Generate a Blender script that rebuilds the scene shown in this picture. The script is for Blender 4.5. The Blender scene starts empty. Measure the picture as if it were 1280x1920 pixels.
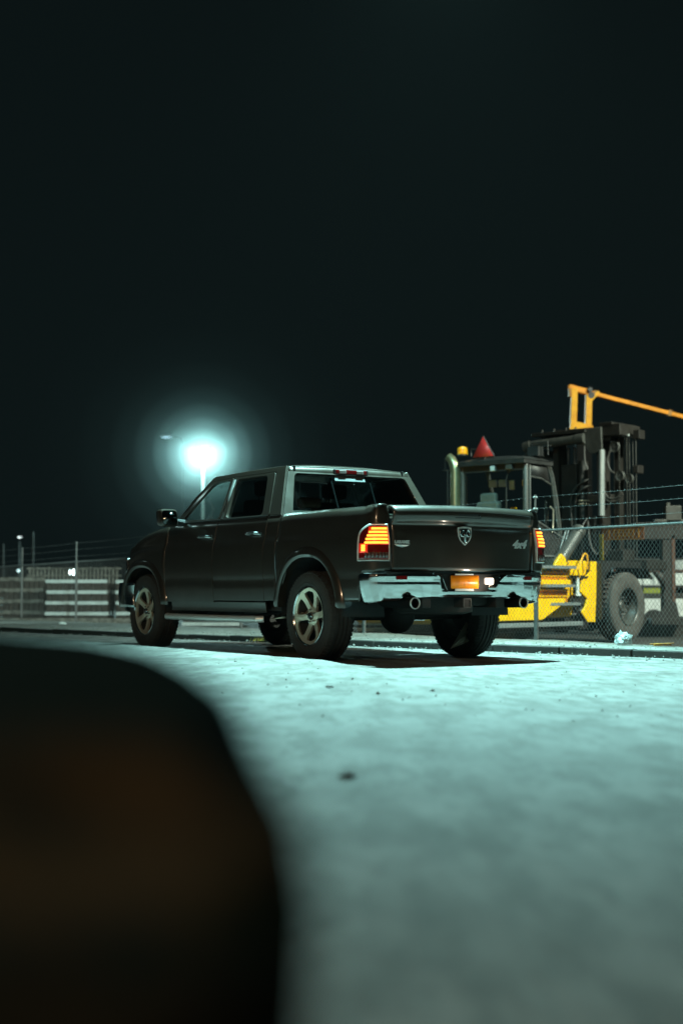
import bpy, bmesh, math, random
from mathutils import Vector, Matrix
R = random.Random(7)
PI = math.pi
S = bpy.context.scene
C = S.collection

# ------------------------------------------------------------ camera, air, lamps, exposure
cam_d = bpy.data.cameras.new('camera')
cam = bpy.data.objects.new('camera', cam_d); C.objects.link(cam)
S.camera = cam
cam.location = (0, 0, 0.665)
cam.rotation_euler = (PI/2 + 0.0547, 0, 0)
cam_d.sensor_fit = 'VERTICAL'; cam_d.sensor_height = 36.0; cam_d.sensor_width = 24.0
cam_d.lens = 50.0
cam_d.clip_start = 0.02; cam_d.clip_end = 600
cam_d.dof.use_dof = True
cam_d.dof.focus_distance = 13.6
cam_d.dof.aperture_fstop = 1.25

world = bpy.data.worlds.new('World'); S.world = world
world.use_nodes = True
wn = world.node_tree; wn.nodes.clear()
wo = wn.nodes.new('ShaderNodeOutputWorld'); wb = wn.nodes.new('ShaderNodeBackground')
wb.inputs[0].default_value = (0.0034, 0.0066, 0.0068, 1); wb.inputs[1].default_value = 1.0
wn.links.new(wb.outputs[0], wo.inputs[0])

S.view_settings.view_transform = 'Standard'
S.view_settings.look = 'None'
S.view_settings.exposure = 0.0
S.view_settings.gamma = 1.0
S.view_settings.use_curve_mapping = False
S.cycles.use_denoising = True
S.cycles.max_bounces = 6
S.cycles.transparent_max_bounces = 16
S.cycles.volume_bounces = 0
S.cycles.sample_clamp_indirect = 4.0
S.cycles.caustics_reflective = False
S.cycles.caustics_refractive = False

LIFT_HAZE = 0.00002  # density of a thin volume added to lift the blacks
TEAL = (0.45, 1.0, 0.985)
WARM = (1.0, 0.70, 0.42)
MAIN_LAMP = (1.2, 15.0, 8.6)
YARD_LAMP = (11.5, 17.5, 9.5)     # yard lamp off to the side, lighting the forklift      # lamp post that lights the street, just out of the frame
WARM_LAMP = (-7.5, -5.0, 7.5)     # sodium lamp behind the photographer
HALO_LAMP = (-6.068, 62.0, 6.75)  # the lamp in view

# ------------------------------------------------------------ helpers
def tag(o, label=None, cat=None, group=None, kind=None):
    if label: o['label'] = label
    if cat: o['category'] = cat
    if group: o['group'] = group
    if kind: o['kind'] = kind
    return o

def empty(name, loc, rz=0, label=None, cat=None, group=None):
    o = bpy.data.objects.new(name, None); C.objects.link(o)
    o.location = loc; o.rotation_euler = (0, 0, rz); o.empty_display_size = .2
    return tag(o, label, cat, group)

def link(name, me, parent=None, loc=None, rot=None):
    o = bpy.data.objects.new(name, me); C.objects.link(o)
    if parent: o.parent = parent
    if loc is not None: o.location = loc
    if rot is not None: o.rotation_euler = rot
    return o

def fin(name, bm, mat, parent=None, ang=35, bevel=0, seg=2, solid=0, off=0, recalc=True):
    if recalc: bmesh.ops.recalc_face_normals(bm, faces=bm.faces)
    a = math.radians(ang)
    for f in bm.faces: f.smooth = True
    for e in bm.edges:
        if len(e.link_faces) == 2: e.smooth = e.calc_face_angle(0) < a
        else: e.smooth = True
    me = bpy.data.meshes.new(name); bm.to_mesh(me); bm.free()
    for m in (mat if isinstance(mat, (list, tuple)) else [mat]): me.materials.append(m)
    o = link(name, me, parent)
    if solid:
        md = o.modifiers.new('s', 'SOLIDIFY'); md.thickness = solid; md.offset = off; md.use_even_offset = True
    if bevel:
        md = o.modifiers.new('b', 'BEVEL'); md.width = bevel; md.segments = seg; md.limit_method = 'ANGLE'
        md.angle_limit = math.radians(40); md.harden_normals = True
    return o

def box(bm, c, s, rot=None, mi=0):
    """box with centre c and full size s"""
    m = Matrix.Translation(c)
    if rot is not None: m = m @ (rot if isinstance(rot, Matrix) else Matrix.Rotation(rot, 4, 'Z'))
    m = m @ Matrix.Diagonal((s[0], s[1], s[2], 1))
    r = bmesh.ops.create_cube(bm, size=1, matrix=m)
    for v in r['verts']:
        for f in v.link_faces: f.material_index = mi
    return r['verts']

def bx(bm, x0, x1, y0, y1, z0, z1, mi=0):
    return box(bm, ((x0+x1)/2, (y0+y1)/2, (z0+z1)/2), (abs(x1-x0), abs(y1-y0), abs(z1-z0)), mi=mi)

def tube(bm, pts, r, n=8, caps=True, mi=0):
    pts = [Vector(p) for p in pts]
    rs = r if isinstance(r, (list, tuple)) else [r]*len(pts)
    rings = []
    up = None
    for i, p in enumerate(pts):
        d = (pts[min(i+1, len(pts)-1)] - pts[max(i-1, 0)]).normalized()
        if up is None:
            up = Vector((0, 0, 1)) if abs(d.z) < .9 else Vector((1, 0, 0))
        a = d.cross(up).normalized(); b = a.cross(d).normalized(); up = b
        rings.append([bm.verts.new(p + (a*math.cos(2*PI*k/n) + b*math.sin(2*PI*k/n))*rs[i]) for k in range(n)])
    for i in range(len(rings)-1):
        for k in range(n):
            f = bm.faces.new((rings[i][k], rings[i][(k+1) % n], rings[i+1][(k+1) % n], rings[i+1][k])); f.material_index = mi
    if caps:
        bm.faces.new(rings[0][::-1]).material_index = mi; bm.faces.new(rings[-1]).material_index = mi

def lathe(bm, prof, n=48, axis='Y', closed=False, mi=0, c=(0, 0, 0)):
    """prof: list of (radius, along axis)"""
    rings = []
    for r, h in prof:
        ring = []
        for k in range(n):
            a = 2*PI*k/n; x, y = r*math.cos(a), r*math.sin(a)
            p = {'Y': (x, h, y), 'Z': (x, y, h), 'X': (h, x, y)}[axis]
            ring.append(bm.verts.new((p[0]+c[0], p[1]+c[1], p[2]+c[2])))
        rings.append(ring)
    m = len(rings)
    for i in range(m if closed else m-1):
        for k in range(n):
            q = [rings[i][k], rings[i][(k+1) % n], rings[(i+1) % m][(k+1) % n], rings[(i+1) % m][k]]
            try: bm.faces.new(q).material_index = mi
            except ValueError: pass
    if not closed:
        for ring, (r, h) in ((rings[0], prof[0]), (rings[-1], prof[-1])):
            if r > 1e-4: 
                try: bm.faces.new(ring).material_index = mi
                except ValueError: pass
    bmesh.ops.remove_doubles(bm, verts=bm.verts, dist=1e-6)

def grid(bm, P, nu, nv, mi=0):
    V = [[bm.verts.new(P(i/nu, j/nv)) for j in range(nv+1)] for i in range(nu+1)]
    for i in range(nu):
        for j in range(nv):
            bm.faces.new((V[i][j], V[i+1][j], V[i+1][j+1], V[i][j+1])).material_index = mi
    return V

def interp(tab, x):
    if x <= tab[0][0]: return tab[0][1]
    for (a, b), (c, d) in zip(tab, tab[1:]):
        if x <= c: return b + (d-b)*(x-a)/(c-a)
    return tab[-1][1]

def smooth_tab(tab, x):
    """like interp, with eased joints (catmull-rom)"""
    n = len(tab)
    if x <= tab[0][0]: return tab[0][1]
    if x >= tab[-1][0]: return tab[-1][1]
    for i in range(n-1):
        if x <= tab[i+1][0]:
            x0, y0 = tab[i]; x1, y1 = tab[i+1]
            m0 = (y1-tab[i-1][1])/(x1-tab[i-1][0]) if i > 0 else (y1-y0)/(x1-x0)
            m1 = (tab[i+2][1]-y0)/(tab[i+2][0]-x0) if i+2 < n else (y1-y0)/(x1-x0)
            h = x1-x0; t = (x-x0)/h
            return (2*t**3-3*t**2+1)*y0 + (t**3-2*t**2+t)*h*m0 + (-2*t**3+3*t**2)*y1 + (t**3-t**2)*h*m1

def plate(bm, outer, holes, M, mi=0):
    """flat polygon with holes, each 2D point mapped by M"""
    es = []
    for loop in [outer] + list(holes):
        vs = [bm.verts.new(M(*p)) for p in loop]
        es += [bm.edges.new((vs[i], vs[(i+1) % len(vs)])) for i in range(len(vs))]
    r = bmesh.ops.triangle_fill(bm, edges=es, use_beauty=True, use_dissolve=False)
    for g in r['geom']:
        if isinstance(g, bmesh.types.BMFace): g.material_index = mi

def rounded(poly, r, n=4):
    out = []
    m = len(poly)
    for i in range(m):
        p0, p, p1 = Vector(poly[i-1]), Vector(poly[i]), Vector(poly[(i+1) % m])
        a = (p0-p); b = (p1-p)
        d = min(r, a.length*.45, b.length*.45)
        s, e = p + a.normalized()*d, p + b.normalized()*d
        for k in range(n+1):
            t = k/n
            q = s*(1-t)**2 + p*2*t*(1-t) + e*t*t
            out.append((q.x, q.y))
    return out

def copy_tree(o, parent=None):
    c = o.copy(); C.objects.link(c); c.parent = parent
    for ch in list(o.children): copy_tree(ch, c)
    return c

# ------------------------------------------------------------ materials
def mat(name, col, rough=.5, metal=0, coat=0, coat_rough=.03, spec=.5, noise=0, nscale=20, bump=0, bscale=60,
        col2=None, rnoise=0, emit=None, estr=0, detail=6):
    m = bpy.data.materials.new(name); m.use_nodes = True
    nt = m.node_tree; b = nt.nodes['Principled BSDF']
    b.inputs['Base Color'].default_value = (*col, 1)
    b.inputs['Roughness'].default_value = rough
    b.inputs['Metallic'].default_value = metal
    b.inputs['Coat Weight'].default_value = coat
    b.inputs['Coat Roughness'].default_value = coat_rough
    b.inputs['Specular IOR Level'].default_value = spec
    if emit:
        b.inputs['Emission Color'].default_value = (*emit, 1); b.inputs['Emission Strength'].default_value = estr
    if noise or rnoise or bump or col2:
        tc = nt.nodes.new('ShaderNodeTexCoord')
        def nz(sc, det=detail):
            t = nt.nodes.new('ShaderNodeTexNoise'); t.inputs['Scale'].default_value = sc; t.inputs['Detail'].default_value = det
            t.inputs['Roughness'].default_value = .65
            nt.links.new(tc.outputs['Object'], t.inputs['Vector']); return t
        if noise or col2:
            t = nz(nscale)
            mx = nt.nodes.new('ShaderNodeMix'); mx.data_type = 'RGBA'
            cr = nt.nodes.new('ShaderNodeMapRange'); cr.inputs[1].default_value = .35; cr.inputs[2].default_value = .65
            nt.links.new(t.outputs['Fac'], cr.inputs[0]); nt.links.new(cr.outputs[0], mx.inputs['Factor'])
            c2 = col2 if col2 else tuple(c*(1-noise) for c in col)
            mx.inputs[6].default_value = (*col, 1); mx.inputs[7].default_value = (*c2, 1)
            nt.links.new(mx.outputs[2], b.inputs['Base Color'])
        if rnoise:
            t = nz(nscale*.7)
            mr = nt.nodes.new('ShaderNodeMapRange'); mr.inputs[1].default_value = .3; mr.inputs[2].default_value = .7
            mr.inputs[3].default_value = max(0.02, rough-rnoise); mr.inputs[4].default_value = min(1, rough+rnoise)
            nt.links.new(t.outputs['Fac'], mr.inputs[0]); nt.links.new(mr.outputs[0], b.inputs['Roughness'])
        if bump:
            t = nz(bscale); bp = nt.nodes.new('ShaderNodeBump'); bp.inputs['Strength'].default_value = bump
            bp.inputs['Distance'].default_value = .01
            nt.links.new(t.outputs['Fac'], bp.inputs['Height']); nt.links.new(bp.outputs[0], b.inputs['Normal'])
    return m

def glass(name, tint, rough=.02, refl=.9):
    m = bpy.data.materials.new(name); m.use_nodes = True
    nt = m.node_tree; nt.nodes.clear()
    o = nt.nodes.new('ShaderNodeOutputMaterial'); mx = nt.nodes.new('ShaderNodeMixShader')
    t = nt.nodes.new('ShaderNodeBsdfTransparent'); t.inputs[0].default_value = (*tint, 1)
    g = nt.nodes.new('ShaderNodeBsdfGlossy'); g.inputs['Roughness'].default_value = rough; g.inputs[0].default_value = (refl,)*3+(1,)
    lw = nt.nodes.new('ShaderNodeLayerWeight'); lw.inputs[0].default_value = .5
    pw = nt.nodes.new('ShaderNodeMath'); pw.operation = 'POWER'; pw.inputs[1].default_value = 4.0; nt.links.new(lw.outputs['Facing'], pw.inputs[0])
    mr = nt.nodes.new('ShaderNodeMapRange'); mr.inputs[3].default_value = .05; mr.inputs[4].default_value = .75; nt.links.new(pw.outputs[0], mr.inputs[0])
    nt.links.new(mr.outputs[0], mx.inputs[0]); nt.links.new(t.outputs[0], mx.inputs[1]); nt.links.new(g.outputs[0], mx.inputs[2])
    nt.links.new(mx.outputs[0], o.inputs[0])
    return m

M = {}
M['paint'] = mat('dark_metallic_paint', (.040, .029, .021), rough=.38, metal=.42, coat=1, coat_rough=.11, noise=.15, nscale=6, rnoise=.06)
M['chrome'] = mat('chrome', (.50, .51, .51), rough=.13, metal=1, rnoise=.03, nscale=9)
M['satin'] = mat('satin_bright_metal', (.74, .75, .74), rough=.42, metal=.5, rnoise=.05, nscale=20)
M['chrome_dull'] = mat('polished_wheel_metal', (.66, .57, .44), rough=.33, metal=.65, rnoise=.08, nscale=14)
M['black'] = mat('black_plastic', (.018, .018, .018), rough=.6, noise=.3, nscale=30, bump=.2, bscale=300)
M['rubber'] = mat('tyre_rubber', (.022, .021, .020), rough=.85, noise=.35, nscale=12, col2=(.034, .031, .027), bump=.3, bscale=120)
M['under'] = mat('underbody_steel', (.02, .018, .016), rough=.75, noise=.4, nscale=8, bump=.4, bscale=30)
M['glass'] = glass('clear_window_glass', (.78, .84, .82))
M['tint'] = glass('tinted_window_glass', (.22, .25, .25))
M['tint_dark'] = glass('dark_privacy_glass', (.05, .06, .06))
M['seat'] = mat('seat_leather', (.24, .18, .13), rough=.55, noise=.2, bump=.3, bscale=90)
M['redlens'] = mat('red_lens', (.22, .006, .006), rough=.12, coat=1, noise=.2, nscale=30)
M['clearlens_red'] = mat('pinkish_reverse_lens', (.13, .075, .07), rough=.2, coat=1, noise=.4, nscale=70)
M['clearlens'] = mat('frosted_lens', (.38, .33, .31), rough=.15, coat=1, noise=.3, nscale=60)
M['tail_hot'] = mat('lit_tail_bar', (.8, .3, .05), rough=.3, emit=(1.0, .31, .028), estr=3.1)
M['tail_red'] = mat('lit_red_reflector', (.6, .02, .01), rough=.2, emit=(1.0, .045, .012), estr=.55)
M['plate_lamp'] = mat('plate_lamp_lens', (.9, .8, .7), rough=.3, emit=(1.0, .80, .62), estr=2.4)
M['sticker'] = mat('grey_strip', (.10, .11, .11), rough=.5, noise=.2, nscale=30)
M['white'] = mat('white_card', (.62, .66, .64), rough=.6, noise=.1)
M['steel'] = mat('galvanised_steel', (.27, .275, .27), rough=.42, metal=.75, noise=.3, nscale=30, rnoise=.12, bump=.15, bscale=80)
M['wire'] = mat('galvanised_wire', (.16, .16, .155), rough=.5, metal=.4, noise=.3, nscale=3)
M['yellow'] = mat('yellow_machine_paint', (.85, .50, .002), rough=.38, coat=.3, noise=.2, nscale=7, col2=(.76, .40, .002), rnoise=.1, bump=.1, bscale=25)
M['yellow_old'] = mat('faded_yellow_paint', (.80, .40, .018), spec=.2, rough=.5, noise=.3, nscale=4, col2=(.66, .27, .012), bump=.2, bscale=20)
M['orange_rust'] = mat('worn_orange_paint', (.42, .19, .015), rough=.6, col2=(.22, .08, .015), nscale=18, bump=.4, bscale=40)
M['mach'] = mat('dark_machine_paint', (.019, .018, .017), rough=.5, noise=.35, nscale=8, rnoise=.15, bump=.2, bscale=30)
M['far_black'] = mat('dull_black_column', (.008, .008, .008), rough=.95, noise=.3, nscale=5, spec=.1)
M['mach_grey'] = mat('grey_machine_paint', (.060, .060, .054), rough=.45, noise=.35, nscale=9, rnoise=.12, bump=.15, bscale=30)
M['tread'] = mat('steel_tread_plate', (.30, .33, .33), rough=.5, metal=.5, noise=.3, nscale=25, bump=.6, bscale=90)
M['brown_sign'] = mat('brown_orange_panel', (.20, .065, .018), rough=.6, col2=(.13, .04, .015), nscale=12)
M['wood_pale'] = mat('pale_beam', (.62, .65, .62), rough=.8, noise=.25, nscale=9, bump=.4, bscale=40)
M['wood_dark'] = mat('weathered_brown_timber', (.055, .038, .028), rough=.85, col2=(.028, .020, .016), nscale=14, bump=.5, bscale=50)
M['wood_mid'] = mat('grey_brown_timber', (.24, .215, .18), rough=.85, col2=(.06, .05, .042), nscale=10, bump=.5, bscale=50)

M['mast'] = mat('mast_steel', (.017, .014, .011), rough=.55, noise=.4, nscale=7, rnoise=.15, bump=.25, bscale=30)
M['rust_steel'] = mat('rusty_steel', (.11, .05, .032), rough=.75, noise=.5, nscale=9, bump=.3, bscale=40)
M['riser'] = mat('orange_yellow_riser', (.72, .29, .006), rough=.5, noise=.25, nscale=12)
M['hose'] = mat('hydraulic_hose', (.06, .055, .05), rough=.5, noise=.2)
M['rod'] = mat('ground_steel_rod', (.50, .53, .52), rough=.35, metal=.6, noise=.15, nscale=6)
M['exhaust'] = mat('exhaust_sleeve', (.34, .33, .20), rough=.35, metal=.8, noise=.3, nscale=5)
M['seat_grey'] = mat('grey_seat_vinyl', (.16, .16, .15), rough=.6, noise=.2, bump=.2)
M['lamp_glass'] = mat('lamp_glass_unlit', (.45, .5, .5), rough=.15, coat=1)
M['amber'] = mat('amber_beacon', (.75, .28, .01), rough=.3, coat=.5, emit=(1, .42, .02), estr=.35)
M['red_panel'] = mat('red_reflective_panel', (.42, .02, .018), rough=.5, noise=.15, nscale=12)
M['dark_red'] = mat('dark_red_border', (.035, .010, .009), rough=.5, noise=.2)
M['yellow_dull'] = mat('dull_yellow_strip', (.34, .22, .02), rough=.6, noise=.3, nscale=20)
M['boom_orange'] = mat('orange_boom_paint', (.80, .28, .003), spec=.2, rough=.5, noise=.3, nscale=5, bump=.1)
M['wagon_white'] = mat('white_wagon_paint', (.80, .84, .83), rough=.5, noise=.2, nscale=5)
M['wagon_grey'] = mat('grey_wagon_paint', (.45, .50, .50), rough=.5, noise=.25, nscale=6)
M['green_yellow'] = mat('green_yellow_band', (.34, .38, .04), rough=.5, noise=.3, nscale=6)
M['gloss'] = mat('gloss_pillar_cover', (.10, .10, .095), rough=.15, coat=1, noise=.1)
M['mirror'] = mat('mirror_glass', (.07, .075, .075), rough=.03, metal=1, noise=.05)

# asphalt with dust, stains and coarse grain
def ground_mat(name, base, dark, stain=.5, scale=1.0, dust=None):
    m = bpy.data.materials.new(name); m.use_nodes = True
    nt = m.node_tree; b = nt.nodes['Principled BSDF']; L = nt.links.new
    tc = nt.nodes.new('ShaderNodeTexCoord')
    def nz(sc, det, rgh=.6, stretch=None):
        t = nt.nodes.new('ShaderNodeTexNoise'); t.inputs['Scale'].default_value = sc*scale
        t.inputs['Detail'].default_value = det; t.inputs['Roughness'].default_value = rgh
        mp = nt.nodes.new('ShaderNodeMapping')
        if stretch: mp.inputs['Rotation'].default_value = (0, 0, stretch[0]); mp.inputs['Scale'].default_value = stretch[1]
        L(tc.outputs['Object'], mp.inputs[0]); L(mp.outputs[0], t.inputs['Vector']); return t
    def mixc(a, bcol, fac):
        mx = nt.nodes.new('ShaderNodeMix'); mx.data_type = 'RGBA'
        for s, v in ((6, a), (7, bcol)):
            if isinstance(v, tuple): mx.inputs[s].default_value = (*v, 1)
            else: L(v, mx.inputs[s])
        L(fac, mx.inputs['Factor']); return mx.outputs[2]
    def rng(s, a, c, lo=0, hi=1):
        r = nt.nodes.new('ShaderNodeMapRange'); r.inputs[1].default_value = a; r.inputs[2].default_value = c
        r.inputs[3].default_value = lo; r.inputs[4].default_value = hi; L(s, r.inputs[0]); return r.outputs[0]
    grain = nz(55, 4, .7); blotch = nz(1.1, 5, .6); fine = nz(9, 6, .7, (.4, (1, .4, 1)))
    streak = nz(2.4, 4, .6, (.53, (1, .12, 1)))
    c = mixc(base, dark, rng(blotch.outputs['Fac'], .42, .68, 0, stain))
    c = mixc(c, dark, rng(fine.outputs['Fac'], .5, .72, 0, stain*.8))
    mot = nz(9, 4, .6, (.35, (1, .3, 1))); mot2 = nz(5, 3, .5, (.2, (1, .35, 1)))
    c = mixc(c, dark, rng(mot.outputs['Fac'], .46, .64, 0, stain*1.1))
    c = mixc(c, dark, rng(mot2.outputs['Fac'], .48, .66, 0, stain*.9))
    c = mixc(c, dark, rng(streak.outputs['Fac'], .55, .70, 0, stain*.7))
    c = mixc(c, tuple(x*1.7 for x in base), rng(grain.outputs['Fac'], .58, .72, 0, .5))
    c = mixc(c, tuple(x*.35 for x in base), rng(grain.outputs['Fac'], .42, .30, 0, .6))
    L(c, b.inputs['Base Color'])
    b.inputs['Roughness'].default_value = .88
    bp = nt.nodes.new('ShaderNodeBump'); bp.inputs['Strength'].default_value = .55; bp.inputs['Distance'].default_value = .012
    L(grain.outputs['Fac'], bp.inputs['Height'])
    bp2 = nt.nodes.new('ShaderNodeBump'); bp2.inputs['Strength'].default_value = .4; bp2.inputs['Distance'].default_value = .03
    L(fine.outputs['Fac'], bp2.inputs['Height']); L(bp.outputs[0], bp2.inputs['Normal'])
    L(bp2.outputs[0], b.inputs['Normal'])
    return m
M['road'] = ground_mat('dusty_asphalt', (.165, .158, .148), (.058, .049, .041), .62)
M['verge'] = ground_mat('sandy_verge', (.19, .185, .17), (.08, .072, .055), .6, 1.6)
M['yard'] = ground_mat('dark_yard_ground', (.05, .046, .04), (.02, .018, .016), .6)
M['kerb'] = mat('concrete_kerb_shaded', (.030, .026, .022), rough=.85, noise=.45, nscale=7, bump=.5, bscale=60)  # albedo darkened to carry the shade on the unlit kerb face

# ------------------------------------------------------------ the ground: road, kerb, verge, yard
def slope(y):
    return -.0072*max(0.0, y-17.5)
TRX, TRY, TRC, TRS = .468, 13.97, math.cos(.5665), math.sin(.5665)
def camber(x, y):
    'the carriageway stands a little higher than the gutter strip the pickup is parked on'
    dx, dy = x-TRX, y-TRY
    xl, yl = -TRS*dx+TRC*dy, -TRC*dx-TRS*dy
    w = .35 if xl > -1.2 else .35 + (-1.2-xl)*.7
    t = max(0, min(1, (yl-1.12)/w)); t = t*t*(3-2*t)
    return .066*t
# kerb line and fence line, as plan polylines from right-near to left-far
KP = [(14.0, 3.4), (6.2, 11.2), (2.92, 14.4), (.38, 16.9), (-4.66, 23.0), (-12.5, 33.2), (-36.0, 66.0), (-62, 103)]
FP0 = Vector((2.32, 17.2)); FD = Vector((.505, -.863)); FN = Vector((.863, .505))
def fence_pt(t, off=0): return FP0 + FD*t + FN*off

def resample(poly, step):
    out = [Vector(poly[0])]; acc = 0
    for a, b in zip(poly, poly[1:]):
        a, b = Vector(a), Vector(b); L = (b-a).length; n = max(1, round(L/step))
        for k in range(1, n+1): out.append(a.lerp(b, k/n))
    return out
kerb_pts = resample(KP, 1.0)
road_pts = resample(KP, .35)
def kerb_normal(i):
    a = kerb_pts[max(0, i-1)]; b = kerb_pts[min(len(kerb_pts)-1, i+1)]
    d = (b-a).normalized(); return Vector((d.y, -d.x))   # to be checked: points away from the road
def road_normal(i):
    a = road_pts[max(0, i-4)]; b = road_pts[min(len(road_pts)-1, i+4)]
    d = (b-a).normalized(); return Vector((d.y, -d.x))
kn_sign = 1 if kerb_normal(5).dot(FN) > 0 else -1
KN = [kerb_normal(i)*kn_sign for i in range(len(kerb_pts))]

bm = bmesh.new()
rows = []
for i, p in enumerate(road_pts):
    RN_ = road_normal(i)*kn_sign
    row = []
    for k, s in enumerate([0, .25, .6, 1, 1.5] + [2+.12*q for q in range(26)] + [5.4, 6, 6.8, 7.6, 9, 11, 13, 20, 34, 70]):
        q = p - RN_*s
        g = -.012 if s == 0 else 0.0           # a shallow gutter along the kerb
        row.append(bm.verts.new((q.x, q.y, slope(q.y) + g + camber(q.x, q.y))))
    rows.append(row)
for a, b in zip(rows, rows[1:]):
    for k in range(len(a)-1): bm.faces.new((a[k], a[k+1], b[k+1], b[k]))
road = fin('road', bm, M['road']); tag(road, kind='structure')
M['tar'] = mat('tar_seam', (.02, .019, .018), rough=.6, noise=.4, nscale=20)
for (s0, i0_, i1_, w_) in ((.55, 6, 30, .012), (1.15, 3, 24, .016), (2.4, 2, 16, .010)):
    bm = bmesh.new(); prev = None
    rs = random.Random(int(s0*100))
    for i in range(i0_*3, i1_*3):
        p = road_pts[i]; RN_ = road_normal(i)*kn_sign
        j_ = s0 + .03*math.sin(i*.7)+rs.uniform(-.012, .012); w2 = w_*rs.uniform(.5, 1.2)
        a, b = p-RN_*(j_-w2), p-RN_*(j_+w2)
        cur = [bm.verts.new((q.x, q.y, slope(q.y)+camber(q.x, q.y)+.004)) for q in (a, b)]
        if prev: bm.faces.new((prev[0], prev[1], cur[1], cur[0]))
        prev = cur
    fin('tar_seam', bm, M['tar'], road)

VZ = .062
def fence_foot(p):     # from a kerb point to the fence line, along FN
    s = (FP0 - p).dot(FN)
    return p + FN*s
bm = bmesh.new(); rows = []
for i, p in enumerate(kerb_pts):
    a = p + KN[i]*.125; f = fence_foot(p) + FN*.18
    row = []
    for k in range(7):
        q = a.lerp(f, k/6)
        lump = 0 if k in (0,) else R.uniform(-.008, .010)
        row.append(bm.verts.new((q.x, q.y, VZ-.004 + slope(q.y) + lump)))
    row.append(bm.verts.new((f.x+FN.x*.02, f.y+FN.y*.02, -.24 + slope(f.y)*1.0)))
    rows.append(row)
for a, b in zip(rows, rows[1:]):
    for k in range(len(a)-1): bm.faces.new((a[k], a[k+1], b[k+1], b[k]))
o = fin('verge', bm, M['verge']); tag(o, kind='structure')

bm = bmesh.new()
fa, fb = fence_pt(22, .1), fence_pt(-104, .1)
P4 = [fa, fb, fb + FN*110, fa + FN*110]
grid(bm, lambda u, v: (lambda q: (q.x, q.y, -.205 + slope(min(q.y, 60))*.35))(P4[0].lerp(P4[1], u).lerp(P4[3].lerp(P4[2], u), v)), 30, 20)
o = fin('yard_ground', bm, M['yard']); tag(o, kind='structure')

kerb = empty('kerb', (0, 0, 0)); tag(kerb, kind='structure')
for i in range(len(kerb_pts)-1):
    a, b = kerb_pts[i], kerb_pts[i+1]
    if a.y > 62 or a.x > 8: continue
    d = (b-a); L = d.length; ang = math.atan2(d.y, d.x)
    bm = bmesh.new(); hz = VZ + R.uniform(-.004, .006)
    vs = box(bm, (0, 0, 0), (L-.012, .13, .20))
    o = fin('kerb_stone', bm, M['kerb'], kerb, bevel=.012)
    c = (a+b)/2 + KN[i]*.065
    o.location = (c.x, c.y, hz-.10 + slope(c.y)); o.rotation_euler = (R.uniform(-.01, .01), 0, ang + R.uniform(-.006, .006))

# ------------------------------------------------------------ the fence
FH = 1.316; BASE = VZ
def fz(t): return BASE + slope(fence_pt(t).y)
fence = empty('chain_link_fence', (FP0.x, FP0.y, 0), 0, 'galvanised chain-link fence with three barbed wires along the verge behind the pickup', 'fence')
def F(t, off, z):
    p = fence_pt(t, off); return (p.x-FP0.x, p.y-FP0.y, z)
T0, T1 = -40.0, 6.0
post_ts = [0, -4, -8, -12, -16.1, -19.9, -23.9, -27.9, -31.9, -35.9, -39.9, 4.0]
for t in post_ts:
    bm = bmesh.new()
    tube(bm, [F(t, .03, fz(t)-.25), F(t, .03, fz(t)+FH+.03)], .028, 12)
    tube(bm, [F(t, .03, fz(t)+FH+.03), F(t, .03, fz(t)+FH+.44)], .013, 8)
    fin('post', bm, M['steel'], fence)
    bm = bmesh.new()
    for h in (.12, .27, .41): tube(bm, [F(t, .005, fz(t)+FH+h), F(t, .055, fz(t)+FH+h)], .012, 6)
    fin('wire_clip', bm, M['white'] if t == 0 else M['steel'], fence)
bm = bmesh.new()
tube(bm, [F(0, .0, fz(0)+FH+.03), F(0, .0, fz(0)+FH+.14)], .022, 8)
fin('insulator', bm, M['white'], fence)
tt = sorted(post_ts)
bm = bmesh.new()
pts = []
for a, b in zip(tt, tt[1:]):
    for k in range(6):
        t = a+(b-a)*k/6; pts.append(F(t, 0, fz(t)+FH-.006*math.sin(PI*k/6)))
tube(bm, pts, .013, 8)
fin('top_rail', bm, M['steel'], fence)
for h in (.12, .27, .41):
    bm = bmesh.new(); pts = []
    for a, b in zip(tt, tt[1:]):
        for k in range(8):
            t = a+(b-a)*k/8; pts.append(F(t, 0, fz(t)+FH+h-.018*math.sin(PI*k/8)))
    tube(bm, pts, .0013, 5)
    t = -22.0
    while t < 5.5:       # barbs
        z = fz(t)+FH+h-.01
        for s in (-1, 1):
            tube(bm, [F(t-.007, 0, z-.009*s), F(t+.007, 0, z+.009*s)], .0008, 3)
        t += .12
    fin('barbed_wire', bm, M['wire'], fence)
# the mesh: two families of wires crossing, thousands of diamonds -> one part
vs, fs = [], []
def prism(a, b, r):
    a, b = Vector(a), Vector(b); d = (b-a).normalized()
    n1 = Vector((FN.x, FN.y, 0)); n2 = d.cross(n1).normalized(); n1 = n2.cross(d)
    i = len(vs)
    for p in (a, b):
        for k in range(3):
            an = 2*PI*k/3; q = p + (n1*math.cos(an)+n2*math.sin(an))*r; vs.append(tuple(q))
    for k in range(3):
        k2 = (k+1) % 3; fs.append((i+k, i+k2, i+3+k2, i+3+k))
t = T0
pitch = .062; h = FH-.02
while t < T1:
    for s in (1, -1):
        t2 = t + s*h*.92
        lo = R.uniform(-.006, .004)
        # every wire bows a little: three spans
        prev = F(t, -.012*s*.3, fz(t)+.015+lo)
        for k in range(1, 4):
            u = k/3; tb = t+(t2-t)*u
            cur = F(tb, -.004*s + (.012*math.sin(tb*1.3) if k < 3 else 0), fz(tb)+.015+(h-.015)*u)
            prism(prev, cur, .0016); prev = cur
    # twisted top knuckle
    prism(F(t, 0, fz(t)+h-.01), F(t+.012, 0, fz(t)+h+.045), .0022)
    t += pitch
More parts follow.
